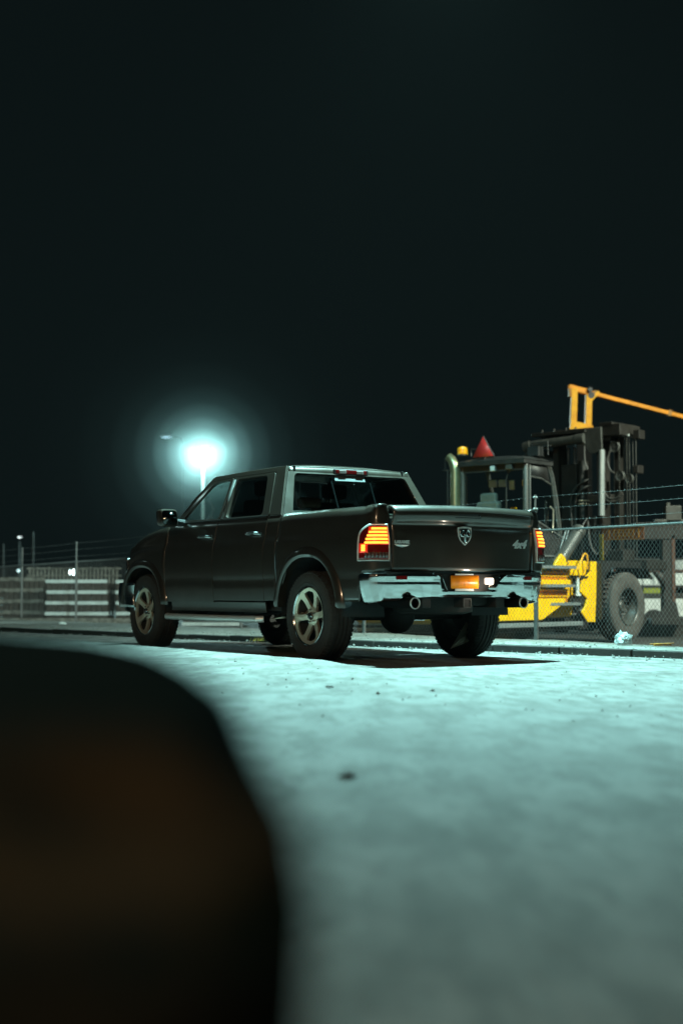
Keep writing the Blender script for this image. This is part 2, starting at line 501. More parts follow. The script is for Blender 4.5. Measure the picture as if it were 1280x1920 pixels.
me = bpy.data.meshes.new('wire_mesh'); me.from_pydata(vs, [], fs); me.materials.append(M['wire'])
o = link('wire_mesh', me, fence); o['kind'] = 'stuff'

# ------------------------------------------------------------ street lamps
def street_lamp(loc, head_z, label, group, lampcol, power, radius=.12, arm=0, rz=0, lit=True, spot=None, pole_r=.07, wide=.55, emis=40, pole_m='lamp_pole', spot2=None):
    root = empty('street_lamp', (loc[0], loc[1], loc[2]), rz, label, 'street lamp', group)
    hz = head_z - loc[2]
    bm = bmesh.new()
    tube(bm, [(arm, 0, 0), (arm, 0, hz*.5), (arm, 0, hz-.25)], [pole_r*1.25, pole_r, pole_r*.7], 14)
    fin('pole', bm, M[pole_m], root)
    bm = bmesh.new(); bx(bm, arm-.16, arm+.16, -.16, .16, 0, .03)
    for sx in (-1, 1):
        for sy in (-1, 1): tube(bm, [(arm+.11*sx, .11*sy, .03), (arm+.11*sx, .11*sy, .07)], .018, 6)
    fin('base_plate', bm, M['steel'], root, bevel=.004)
    if abs(arm) > .3:
        bm = bmesh.new()
        tube(bm, [(arm, 0, hz-.3), (arm*.9, 0, hz-.08), (arm*.6, 0, hz+.04), (arm*.12, 0, hz+.08)], pole_r*.5, 10)
        fin('arm', bm, M[pole_m], root)
    bm = bmesh.new()
    V = grid(bm, lambda u, v: ((u-.5)*wide, math.cos(v*PI)*.13*(1-.5*(2*u-1)**2), hz+.03+math.sin(v*PI)*.09*(1-.6*(2*u-1)**4)), 12, 8)
    fin('lamp_housing', bm, M['mach_grey'], root, solid=.01)
    bm = bmesh.new()
    grid(bm, lambda u, v: ((u-.5)*wide*.8, (v-.5)*.2, hz+.02-.035*math.sin(u*PI)*math.sin(v*PI)), 8, 6)
    lm = mat('lamp_lens_lit', (.9, .9, .9), rough=.3, emit=lampcol, estr=emis)
    fin('lamp_lens', bm, lm if lit else M['clearlens'], root)
    if power:
        ld = bpy.data.lights.new('lamp_light', 'SPOT' if spot else 'POINT')
        ld.color = lampcol; ld.energy = power; ld.shadow_soft_size = radius
        lo = bpy.data.objects.new('lamp_light', ld); C.objects.link(lo); lo.parent = root
        lo.location = (0, 0, hz-.10)
        if spot:
            ld.spot_size = spot[0]; ld.spot_blend = spot[1]
            d = Vector(spot[2]) - Vector((loc[0], loc[1], head_z))
            d = Matrix.Rotation(-rz, 3, 'Z') @ d
            lo.rotation_euler = d.to_track_quat('-Z', 'Y').to_euler()
        if spot2:
            l2 = ld.copy(); l2.spot_size, l2.spot_blend, l2.energy = spot2[0], spot2[1], spot2[3]
            lo2 = bpy.data.objects.new('lamp_light', l2); C.objects.link(lo2); lo2.parent = root; lo2.location = lo.location
            d = Matrix.Rotation(-rz, 3, 'Z') @ (Vector(spot2[2]) - Vector((loc[0], loc[1], head_z)))
            lo2.rotation_euler = d.to_track_quat('-Z', 'Y').to_euler()
    return root
M['lamp_pole'] = mat('pale_painted_pole', (.55, .56, .55), rough=.5, noise=.15, nscale=5)
street_lamp((HALO_LAMP[0], HALO_LAMP[1], slope(62)), HALO_LAMP[2], 'tall street lamp burning bright over the roof of the pickup', None, (.55, 1, .98), 14000, radius=.22, arm=.03, pole_r=.065, wide=.7, emis=60)
street_lamp((-9.264, 75, -.4), 8.72, 'small dim lamp head hanging beside the bright street lamp', None, (.45, .75, 1), 0, arm=.9, emis=1.6, wide=.62, pole_r=.03, pole_m='far_black')
street_lamp((-20.36, 90, -.4), 3.98, 'far round lamp on a thin pole above the barbed wire beyond the stacks', None, (.85, 1, 1), 0, arm=.02, emis=6, wide=.30, pole_r=.03)
street_lamp((MAIN_LAMP[0], MAIN_LAMP[1], VZ), MAIN_LAMP[2], 'street lamp beside the road above the pickup', None, TEAL, 26000, radius=.14, arm=4.15, rz=-.545,
            spot=(math.radians(89), 1.0, (.7, 11.7, 0)), spot2=(math.radians(100), 1.0, (-1.2, 19.5, 0), 8000))
street_lamp((YARD_LAMP[0], YARD_LAMP[1], -.2), YARD_LAMP[2], 'yard lamp standing out of view that lights the forklift', None, (.86, 1, .82), 15000, radius=.16, arm=1.0, rz=.4, spot=(math.radians(104), .5, (5.3, 26.5, 0)))
street_lamp((-12.5, 25.0, -.05), 7.0, 'yard lamp standing out of view that lights the timber stacks', None, (.62, 1, .95), 6500, radius=.15, arm=.8, rz=-2.2,
            spot=(math.radians(70), .8, (-6.3, 36.5, .5)))
street_lamp((WARM_LAMP[0], WARM_LAMP[1], 0), WARM_LAMP[2], 'sodium street lamp behind the photographer', None, WARM, 2900, radius=.2, arm=-1.6, rz=0)

# ------------------------------------------------------------ the pickup (x forward, y left, z up)
TR = empty('pickup_truck', (.468, 13.97, 0), PI/2+.5665, 'dark crew-cab pickup truck with chrome rear bumper and lit tail lamps on the road', 'pickup truck')
PROF = [(.48, .968), (.56, .980), (.66, .989), (.73, .992), (.745, .984), (.76, .990), (.90, 1.0), (1.04, 1.0), (1.13, .990), (1.175, .972), (1.20, .966), (1.30, .952), (1.37, .930), (1.40, .905)]
def sy(z): return smooth_tab(PROF, z)

def side_panel(name, x0, x1, zb, zt, sg, nx=30, nz=22, slant0=0, slant1=0, parent=TR, zsplit=0, outer=0, m='paint', thick=.02):
    bm = bmesh.new()
    def P(u, v):
        xa, xb = x0, x1
        x = xa + (xb-xa)*u
        b = zb(x) if callable(zb) else zb; t = zt(x) if callable(zt) else zt
        z = b + (t-b)*v
        k = max(0, min(1, (z-.5)/.9))
        x += slant0*k*(1-u) + slant1*k*u
        return Vector((x, sg*(sy(z)+outer), z))
    grid(bm, P, nx, nz)
    return fin(name, bm, M[m], parent, solid=thick, bevel=.004, ang=50)

def arch(x, xc, w, top, zc, base):
    d = abs(x-xc)/w
    if d >= 1: return base
    return max(base, zc + (top-zc)*(1-d**2.3)**.5)

for sg in (1, -1):
    # bed side, running round the rear corner to the tailgate
    path = [(.478, .98)]
    n = 44
    XC = -.10
    for i in range(1, n+1): path.append((.478 - (.478+1.06)*i/n, .98))
    path += [(-1.10, .979), (-1.14, .974), (-1.175, .962), (-1.205, .942), (-1.228, .915), (-1.240, .885), (-1.247, .850), (-1.249, .822), (-1.250, .806)]
    path = [(x + .06*max(0, min(1, (-.75-x)/.35)), y) for x, y in path]
    N = len(path)
    bm = bmesh.new(); V = []
    for i, (x, y) in enumerate(path):
        a = Vector(path[max(0, i-1)]); b = Vector(path[min(N-1, i+1)]); d = (b-a).normalized(); nn = Vector((d.y, -d.x))
        if nn.y < 0 and nn.x > 0: nn = -nn
        if i < 5: nn = Vector((0, 1))
        zb = arch(x, -.10, .545, .985, .40, .56) if y > .975 else .60 + (.83-.60)*max(0, min(1, (.97-y)/.05)) * 1.0
        if x < -1.0: zb = max(zb, min(.818, .60+(-1.0-x)*12))
        zt = 1.398 + (.012 if x < -1.0 else 0)
        col = []
        for j in range(25):
            z = zb + (zt-zb)*j/24
            off = sy(z) - .98
            if x < -1.14: off *= .55
            col.append(bm.verts.new((x + nn.x*off, sg*(y + nn.y*off), z)))
        V.append(col)
    for i in range(N-1):
        for j in range(24): bm.faces.new((V[i][j], V[i+1][j], V[i+1][j+1], V[i][j+1]))
    fin('bed_side', bm, M['paint'], TR, solid=.02, ang=60)
    # bed rail
    bm = bmesh.new()
    grid(bm, lambda u, v: Vector((.478-1.65*u, sg*(.905 - .085*v), 1.398 + .010*math.sin(v*PI) + .010*(1 if u > .85 else 0))), 20, 5)
    fin('bed_rail', bm, M['paint'], TR, solid=.015)
    side_panel('rear_door', .742, 1.812, .555, 1.392, sg)
    side_panel('front_door', 1.820, 2.972, .535, lambda x: 1.392 if x < 2.75 else 1.392-.02*(x-2.75)/.2, sg, nx=24)
    side_panel('cab_corner', .503, .735, lambda x: .56 if x > .54 else .62, 1.392, sg, nx=6)
    side_panel('rocker_panel', .742, 2.86, .44, .545, sg, nx=8, nz=4, outer=-.012)
    # front wing following the nose in plan
    wp = [(2.980, .98), (3.05, .98)]
    for i in range(40): wp.append((3.06+.85*i/39, .98))
    wp += [(3.98, .972), (4.06, .95), (4.13, .92), (4.20, .87), (4.26, .81), (4.31, .74), (4.35, .66)]
    V = []; bm = bmesh.new()
    ztf = [(2.98, 1.372), (3.3, 1.345), (3.6, 1.295), (3.8, 1.235), (3.95, 1.165), (4.1, 1.10), (4.35, 1.06)]
    for i, (x, y) in enumerate(wp):
        zb = arch(x, 3.569, .535, .935, .40, .50) if x < 4.1 else .78
        if x > 3.98: zb = .78
        zt = interp(ztf, x); col = []
        for j in range(23):
            z = zb+(zt-zb)*j/22
            off = sy(min(z+ (1.392-zt)*.8*(j/22), 1.39))-.98
            f = 1 if x < 3.98 else .6
            col.append(bm.verts.new((x, sg*(y+off*f), z)))
        V.append(col)
    for i in range(len(wp)-1):
        for j in range(22): bm.faces.new((V[i][j], V[i+1][j], V[i+1][j+1], V[i][j+1]))
    fin('front_wing', bm, M['paint'], TR, solid=.02, ang=60)
    # wheel arch flares
    for xc, w, top in ((-.10, .545, .985), (3.569, .535, .935)):
        bm = bmesh.new(); rings = []
        secs = [(-.012, .93), (-.012, 1.018), (.012, 1.034), (.045, 1.030), (.085, 1.008), (.098, .985)]
        n = 40
        for i in range(n+1):
            th = PI*i/n
            cx, sz = math.cos(th), math.sin(th)
            cxx = math.copysign(abs(cx)**.87, cx); szz = sz**.87
            zz0 = .40
            ring = []
            for dr, y in secs:
                ring.append(bm.verts.new((xc+(w+dr)*cxx, sg*y, zz0+(top-zz0+dr)*szz)))
            rings.append(ring)
        def low(z, sgnx):
            ring = []
            for dr, y in secs:
                ring.append(bm.verts.new((xc+sgnx*(w+dr*.9), sg*(y-.012), z)))
            return ring
        rings = [low(.50, 1)] + rings[2:-2] + [low(.50, -1)]
        for a, b in zip(rings, rings[1:]):
            for k in range(len(secs)-1): bm.faces.new((a[k], a[k+1], b[k+1], b[k]))
        fin('wheel_arch_flare', bm, M['paint'], TR, ang=40)
        # dark wheel housing
        bm = bmesh.new()
        grid(bm, lambda u, v: Vector((xc+(w+.01)*math.cos(PI*u), sg*(.955-.45*v), .42+(top-.40+.01)*math.sin(PI*u))), 24, 3)
        grid(bm, lambda u, v: Vector((xc-(w+.01)+2*(w+.01)*u, sg*.505, .42+(top-.41)*v*math.sin(PI*u)**.5)), 24, 2)
        fin('wheel_housing', bm, M['black'], TR)
    # greenhouse side, leaning inwards
    def G(x, z, sgn=sg, out=0): return Vector((x, sgn*(.918+out-(z-1.392)*.372 - .05*max(0, z-1.80)), z))
    cut_t, cut_b = (.905, 1.850), (.742, 1.396)
    bm = bmesh.new()
    plate(bm, [(.512, 1.394), (.735, 1.394), (.900, 1.852), (1.792, 1.852), (2.262, 1.838), (2.50, 1.66), (2.80, 1.43), (2.86, 1.43), (2.54, 1.70), (2.30, 1.880), (2.2, 1.892), (1.6, 1.902), (.735, 1.902), (.715, 1.85)], [], G)
    fin('cab_frame', bm, M['paint'], TR, solid=.03, bevel=.006)
    rw = rounded([(.885, 1.412), (1.675, 1.412), (1.700, 1.825), (1.045, 1.825)], .06)
    bm = bmesh.new()
    plate(bm, rounded([(.744, 1.396), (1.800, 1.396), (1.788, 1.848), (.907, 1.848)], .03), [rw], lambda x, z: G(x, z, out=.004))
    dr_frame = fin('rear_door_frame', bm, M['paint'], TR, solid=.03, bevel=.005)
    bm = bmesh.new(); plate(bm, rw, [], lambda x, z: G(x, z, out=-.012)); fin('window_pane', bm, M['tint_dark'], dr_frame)
    fw = rounded([(1.800+.04, 1.412), (2.70, 1.425), (2.52, 1.585), (2.24, 1.795), (2.10, 1.822), (1.835, 1.825)], .05)
    bm = bmesh.new()
    plate(bm, rounded([(1.808, 1.396), (2.86, 1.396), (2.80, 1.435), (2.262, 1.834), (1.796, 1.848)], .03), [fw], lambda x, z: G(x, z, out=.004))
    df_frame = fin('front_door_frame', bm, M['paint'], TR, solid=.03, bevel=.005)
    bm = bmesh.new(); plate(bm, fw, [], lambda x, z: G(x, z, out=-.012)); fin('window_pane', bm, M['glass'], df_frame)
    # black belt seal and bright B pillar cover
    bm = bmesh.new(); box(bm, (1.80, sg*.925, 1.400), (2.0, .018, .016)); fin('belt_seal', bm, M['black'], TR, bevel=.004)
    bm = bmesh.new(); plate(bm, [(1.722, 1.41), (1.782, 1.41), (1.778, 1.83), (1.728, 1.83)], [], lambda x, z: G(x, z, out=.022))
    fin('pillar_cover', bm, M['gloss'] if 'gloss' in M else M['mach_grey'], TR, solid=.004)
    # handles
    for x in (.985, 2.055):
        bm = bmesh.new()
        zc = 1.225
        tube(bm, [(x-.105, sg*(sy(zc)+.004), zc), (x-.085, sg*(sy(zc)+.045), zc+.004), (x+.0, sg*(sy(zc)+.052), zc+.005), (x+.085, sg*(sy(zc)+.045), zc+.004), (x+.105, sg*(sy(zc)+.004), zc)], [.013, .016, .017, .016, .013], 10)
        lathe(bm, [(.0, sg*(sy(zc)+.0)), (.022, sg*(sy(zc)+.003)), (.018, sg*(sy(zc)+.012)), (0, sg*(sy(zc)+.014))], 12, 'Y', c=(x-.145, 0, zc))
        fin('door_handle', bm, M['chrome'], TR)
        bm = bmesh.new(); box(bm, (x, sg*(sy(zc)+.002), zc), (.2, .012, .06)); fin('handle_recess', bm, M['black'], TR, bevel=.005)
    # mirror
    bm = bmesh.new(); rings = []
    for i, (xx, k) in enumerate(((2.55, .86), (2.565, .97), (2.60, 1.0), (2.66, .97), (2.70, .84), (2.725, .55))):
        pl = rounded([(1.035, 1.352), (1.245, 1.352), (1.268, 1.548), (1.055, 1.548)], .05, 3)
        cy, cz = 1.15, 1.45
        rings.append([bm.verts.new((xx, sg*(cy+(a-cy)*k), cz+(b-cz)*k)) for a, b in pl])
    for a, b in zip(rings, rings[1:]):
        for k in range(len(a)): bm.faces.new((a[k], a[(k+1) % len(a)], b[(k+1) % len(a)], b[k]))
    bm.faces.new(rings[-1]); bm.faces.new(rings[0])
    mh = fin('door_mirror', bm, M['paint'], TR)
    bm = bmesh.new(); plate(bm, rounded([(1.055, 1.372), (1.228, 1.372), (1.248, 1.530), (1.072, 1.530)], .04, 3), [], lambda a, b: Vector((2.546, sg*a, b)))
    fin('mirror_glass', bm, M['mirror'] if 'mirror' in M else M['black'], mh, solid=.004)
    bm = bmesh.new(); tube(bm, [(2.66, sg*.90, 1.40), (2.65, sg*1.0, 1.415), (2.64, sg*1.08, 1.43)], [.04, .032, .03], 10); fin('mirror_arm', bm, M['black'], mh)
    # running board
    bm = bmesh.new()
    tube(bm, [(.80, sg*.96, .375), (.83, sg*1.005, .372), (1.8, sg*1.015, .370), (2.90, sg*1.005, .372), (2.98, sg*.96, .375)], .035, 14)
    rb = fin('running_board', bm, M['satin'], TR)
    bm = bmesh.new()
    for x in (1.25, 2.45): bx(bm, x-.12, x+.12, sg*.93, sg*1.03, .405, .412)
    fin('step_pad', bm, M['black'], rb, bevel=.002)
    bm = bmesh.new()
    for x in (1.0, 1.9, 2.7): tube(bm, [(x, sg*1.0, .37), (x, sg*.85, .42), (x, sg*.6, .46)], .02, 8)
    fin('step_bracket', bm, M['black'], rb)

# roof, rear panel with its window, windscreen, bonnet
bm = bmesh.new()
def roofP(u, v):
    x = .745 + (2.30-.745)*u; s = 2*v-1
    zc = smooth_tab([(.745, 1.905), (.95, 1.942), (1.4, 1.955), (1.9, 1.945), (2.30, 1.895)], x)
    y = s*.728
    edge = abs(s)**4
    return Vector((x, y, zc - (zc-1.893)*edge*.95 - .004*abs(s)**2))
grid(bm, roofP, 24, 28)
fin('roof', bm, M['paint'], TR, solid=.02, off=0)
def B(y, z):      # rear plane of the cab
    k = (z-1.392)/.5
    return Vector((.505+.235*k - .012*(1-(y/.9)**2), y*(1-.0*k), z))
def halfw(z): return .912-(z-1.392)*.385
bm = bmesh.new()
out = [(-halfw(1.392), 1.392), (halfw(1.392), 1.392), (halfw(1.6), 1.6), (halfw(1.82), 1.82), (halfw(1.845), 1.845), (-halfw(1.845), 1.845), (-halfw(1.82), 1.82), (-halfw(1.6), 1.6)]
rwin = rounded([(-.80, 1.415), (.80, 1.415), (.668, 1.828), (-.668, 1.828)], .045)
plate(bm, out, [rwin], B)
fin('cab_back', bm, M['paint'], TR, solid=.03, bevel=.004)
bm = bmesh.new(); plate(bm, rwin, [], lambda y, z: B(y, z)+Vector((.012, 0, 0))); rg = fin('rear_window', bm, M['tint'], TR)
bm = bmesh.new()
for y in (-.235, .235): box(bm, B(y, 1.62)+Vector((.026, 0, 0)), (.010, .018, .40), Matrix.Rotation(-math.atan(.47)*-1, 4, 'Y'))
box(bm, B(0, 1.425)+Vector((-.002, 0, 0)), (.014, .9, .014))
fin('slider_frame', bm, M['black'], rg)
bm = bmesh.new(); plate(bm, [(-.17, 1.775), (.20, 1.775), (.195, 1.826), (-.165, 1.826)], [], lambda y, z: B(y, z)+Vector((.006, 0, 0))); fin('window_strip', bm, M['sticker'], rg)  # grey strip across the top middle of the rear pane
# bright rear roof lip
bm = bmesh.new()
def lipP(u, v):
    y = (2*u-1)*.722; 
    zt = 1.905 - .012*(abs(y)/.72)**3
    pr = [(.764, zt), (.742, zt-.004), (.726, zt-.020), (.716, zt-.045), (.716, zt-.066), (.724, zt-.078)]
    k = v*5; i = min(4, int(k)); t = k-i
    return Vector((pr[i][0]+(pr[i+1][0]-pr[i][0])*t - .012*(1-(y/.72)**2), y, pr[i][1]+(pr[i+1][1]-pr[i][1])*t))
grid(bm, lipP, 30, 10); fin('roof_lip', bm, M['paint'], TR, solid=.006, off=0)
bm = bmesh.new()
for y in (-.655, .655): box(bm, (.735, y, 1.878), (.06, .012, .060))
fin('roof_seam', bm, M['black'], TR, bevel=.002)
# third brake lamp
bm = bmesh.new()
box(bm, (.706, -.005, 1.868), (.03, .39, .050)); bl = fin('brake_lamp', bm, M['redlens'], TR, bevel=.012)
for y in (-.105, .105):
    bm = bmesh.new(); box(bm, (.688, y-.005, 1.868), (.008, .085, .034)); fin('cargo_lamp', bm, M['clearlens'], bl, bevel=.006)
bm = bmesh.new(); box(bm, (.705, -.005, 1.868), (.024, .42, .062)); fin('lamp_surround', bm, M['black'], bl, bevel=.01)
# windscreen
bm = bmesh.new()
def ws(u, v):
    s = 2*u-1
    w = .86 - .20*v
    x0, x1 = 3.02 - .19*s*s, 2.30-.03*s*s
    return Vector((x0+(x1-x0)*v, s*w, 1.36+.52*v + .02*math.sin(PI*v)))
grid(bm, ws, 14, 8); fin('windscreen', bm, M['glass'], TR)
bm = bmesh.new()
for sg in (1, -1):
    tube(bm, [(2.86, sg*.885, 1.40), (2.55, sg*.82, 1.655), (2.27, sg*.72, 1.868)], [.034, .032, .03], 10)
fin('windscreen_pillar', bm, M['paint'], TR)
# bonnet
bm = bmesh.new()
def bon(u, v):
    s = 2*v-1
    x = 2.98 + (4.34-.30*s**4 - 2.98)*u
    ze = interp([(2.98, 1.372), (3.3, 1.345), (3.6, 1.295), (3.8, 1.235), (3.95, 1.165), (4.1, 1.10), (4.35, 1.06)], x)
    zc = interp([(2.98, 1.385), (3.4, 1.385), (3.8, 1.345), (4.1, 1.28), (4.35, 1.17)], x)
    k = abs(s)
    z = ze + (zc-ze)*(1-k**3) + .02*math.exp(-((k-.55)/.16)**2)
    yw = interp([(2.98, .925), (3.7, .925), (3.95, .90), (4.1, .86), (4.34, .68)], x)
    return Vector((x, s*yw, z))
grid(bm, bon, 26, 30); fin('bonnet', bm, M['paint'], TR, solid=.015, off=0)
bm = bmesh.new(); box(bm, (3.0, 0, 1.36), (.14, 1.75, .03)); fin('cowl', bm, M['black'], TR, bevel=.006)
# nose
bm = bmesh.new(); bx(bm, 4.30, 4.42, -.55, .55, .80, 1.14); gr = fin('grille', bm, M['chrome'], TR, bevel=.03)
bm = bmesh.new()
for y in (-.27, .27):
    for z in (.885, 1.05): box(bm, (4.425, y, z), (.02, .46, .12))
fin('grille_mesh', bm, M['black'], gr, bevel=.01)
for sg in (1, -1):
    bm = bmesh.new()
    hp = [(3.985, .984), (4.06, .965), (4.14, .93), (4.22, .87), (4.30, .78), (4.35, .68), (4.40, .58)]
    V = [[bm.verts.new((x+.012, sg*(y+.014), z)) for z in (.86, .90, .95, 1.0, 1.045)] for x, y in hp]
    for a, b in zip(V, V[1:]):
        for j in range(4): bm.faces.new((a[j], a[j+1], b[j+1], b[j]))
    hl = fin('headlight', bm, M['chrome'], TR, solid=.02)
    bm = bmesh.new()
    V = [[bm.verts.new((x+.020, sg*(y+.022), z)) for z in (.875, .92, .97, 1.03)] for x, y in hp]
    for a, b in zip(V, V[1:]):
        for j in range(3): bm.faces.new((a[j], a[j+1], b[j+1], b[j]))
    fin('headlight_lens', bm, M['glass'], hl)
bm = bmesh.new()
def fb(u, v):
    s = 2*u-1; ph = s*1.0
    y = math.copysign(min(1, abs(s)*1.18), s)*1.0
    x = 4.50 - .47*abs(s)**5 - .06*s*s
    if abs(s) > .85: y = math.copysign(1.0, s)
    return Vector((x+.03*math.sin(v*PI) - (.0 if abs(s) < .85 else (abs(s)-.85)*1.2), y, .46+.29*v))
grid(bm, fb, 30, 8); fin('front_bumper', bm, M['chrome'], TR, solid=.02)
bm = bmesh.new(); bx(bm, 3.9, 4.35, -.9, .9, .40, .80); fin('bumper_core', bm, M['black'], TR, bevel=.05)

# tailgate
bm = bmesh.new()
def tgP(u, v):
    y = (2*u-1)*.795; k = (y/.795)
    z = .835 + (1.412-.835)*v
    pr = [(.835, 1.243), (.86, 1.253), (1.10, 1.262), (1.20, 1.260), (1.245, 1.250), (1.262, 1.255), (1.285, 1.276), (1.33, 1.290), (1.355, 1.289), (1.375, 1.280), (1.392, 1.262), (1.404, 1.238), (1.410, 1.215), (1.413, 1.190)]
    x = interp(pr, z)
    dent = .020*math.exp(-((z-1.225)/.045)**2)*max(0, 1-abs(k)**3)
    return Vector((-(x - dent) - .022*(1-k*k) , y, z - .006*k*k + .010*(1-k*k)*v))
V = grid(bm, tgP, 36, 60)
V2 = [bm.verts.new(V[i][60].co + Vector((.075, 0, .004))) for i in range(37)]
for i in range(36): bm.faces.new((V[i][60], V[i+1][60], V2[i+1], V2[i]))
tg = fin('tailgate', bm, M['paint'], TR, solid=.02, off=0, ang=60)
bm = bmesh.new(); box(bm, (-1.311, -.012, 1.338), (.012, .30, .052)); fin('tailgate_handle', bm, M['black'], tg, bevel=.008)
bm = bmesh.new(); box(bm, (-1.316, -.012, 1.343), (.012, .24, .026)); fin('handle_flap', bm, M['black'], tg, bevel=.005)
bm = bmesh.new(); lathe(bm, [(0, -.01), (.010, -.008), (.010, 0), (0, 0)], 12, 'X', c=(-1.326, -.13, 1.338)); fin('lock_barrel', bm, M['chrome'], tg)
# shield badge with a horned head
EX = -1.289
def E2(y, z): return Vector((EX, .012+y, 1.153+z))
sh = [(-.078, .078), (-.03, .086), (.03, .086), (.078, .078), (.076, .0), (.055, -.045), (0, -.088), (-.055, -.045), (-.076, .0)]
inn = [(a*.82, b*.82) for a, b in sh]
bm = bmesh.new(); plate(bm, sh, [inn], E2); em = fin('shield_badge', bm, M['satin'], tg, solid=.010, bevel=.002)
bm = bmesh.new(); plate(bm, inn, [], lambda y, z: E2(y, z)+Vector((.004, 0, 0))); fin('badge_field', bm, M['mach'], em, solid=.002)
bm = bmesh.new()
for s in (1, -1):
    pts = []
    for k in range(15):
        a = math.radians(100 - 20*k); rr = .028 - .0009*k
        pts.append(E2(s*(.030 + math.cos(a)*rr*.9), .022 + math.sin(a)*rr*1.25) + Vector((-.006-.0006*k, 0, 0)))
    tube(bm, pts, [.011-.0005*k for k in range(15)], 8)
plate(bm, [(-.022, .045), (.022, .045), (.020, .01), (.013, -.035), (.008, -.062), (-.008, -.062), (-.013, -.035), (-.020, .01)], [], lambda y, z: E2(y, z)+Vector((-.014+.1*abs(y), 0, 0)))
fin('horned_head', bm, M['chrome'], em, solid=.006, ang=50)

def text(name, body, size, mtx, parent, m, ext=.003, shear=0, bold=0):
    cu = bpy.data.curves.new(name, 'FONT'); cu.body = body; cu.size = size; cu.extrude = ext; cu.align_x = 'CENTER'; cu.align_y = 'CENTER'
    cu.shear = shear; cu.offset = bold; cu.resolution_u = 3; cu.materials.append(m)
    t = bpy.data.objects.new(name, cu); C.objects.link(t)
    bpy.context.view_layer.update()
    me = bpy.data.meshes.new_from_object(t.evaluated_get(bpy.context.evaluated_depsgraph_get()))
    bpy.data.objects.remove(t); bpy.data.curves.remove(cu)
    if not me.materials: me.materials.append(m)
    o = link(name, me, parent); o.matrix_local = mtx
    return o
# text facing backwards (-x), reading towards -y
RB = Matrix(((0, 0, -1, 0), (-1, 0, 0, 0), (0, 1, 0, 0), (0, 0, 0, 1)))
text('drive_badge', '4x4', .105, Matrix.Translation((-1.284, -.625, 1.085)) @ RB, tg, M['satin'], .004, .35, .004)
lb = text('trim_badge', 'LARAMIE', .040, Matrix.Translation((-1.284, .700, 1.087)) @ RB, tg, M['satin'], .003, 0, .002)
bm = bmesh.new(); plate(bm, [(-.085, .0), (.085, .0), (.05, -.016), (0, -.026), (-.05, -.016)], [], lambda y, z: Vector((-1.282, .700+y, 1.066+z)))
fin('trim_wing', bm, M['satin'], tg, solid=.004)
RL = Matrix(((-1, 0, 0, 0), (0, 0, 1, 0), (0, 1, 0, 0), (0, 0, 0, 1)))
text('side_badge', '1500', .085, Matrix.Translation((2.835, sy(.985)+.004, .985)) @ RL, TR, M['chrome_dull'], .003, 0, .002)
text('side_badge', 'RAM', .050, Matrix.Translation((2.835, sy(1.05)+.004, 1.052)) @ RL, TR, M['chrome_dull'], .003, 0, .001)

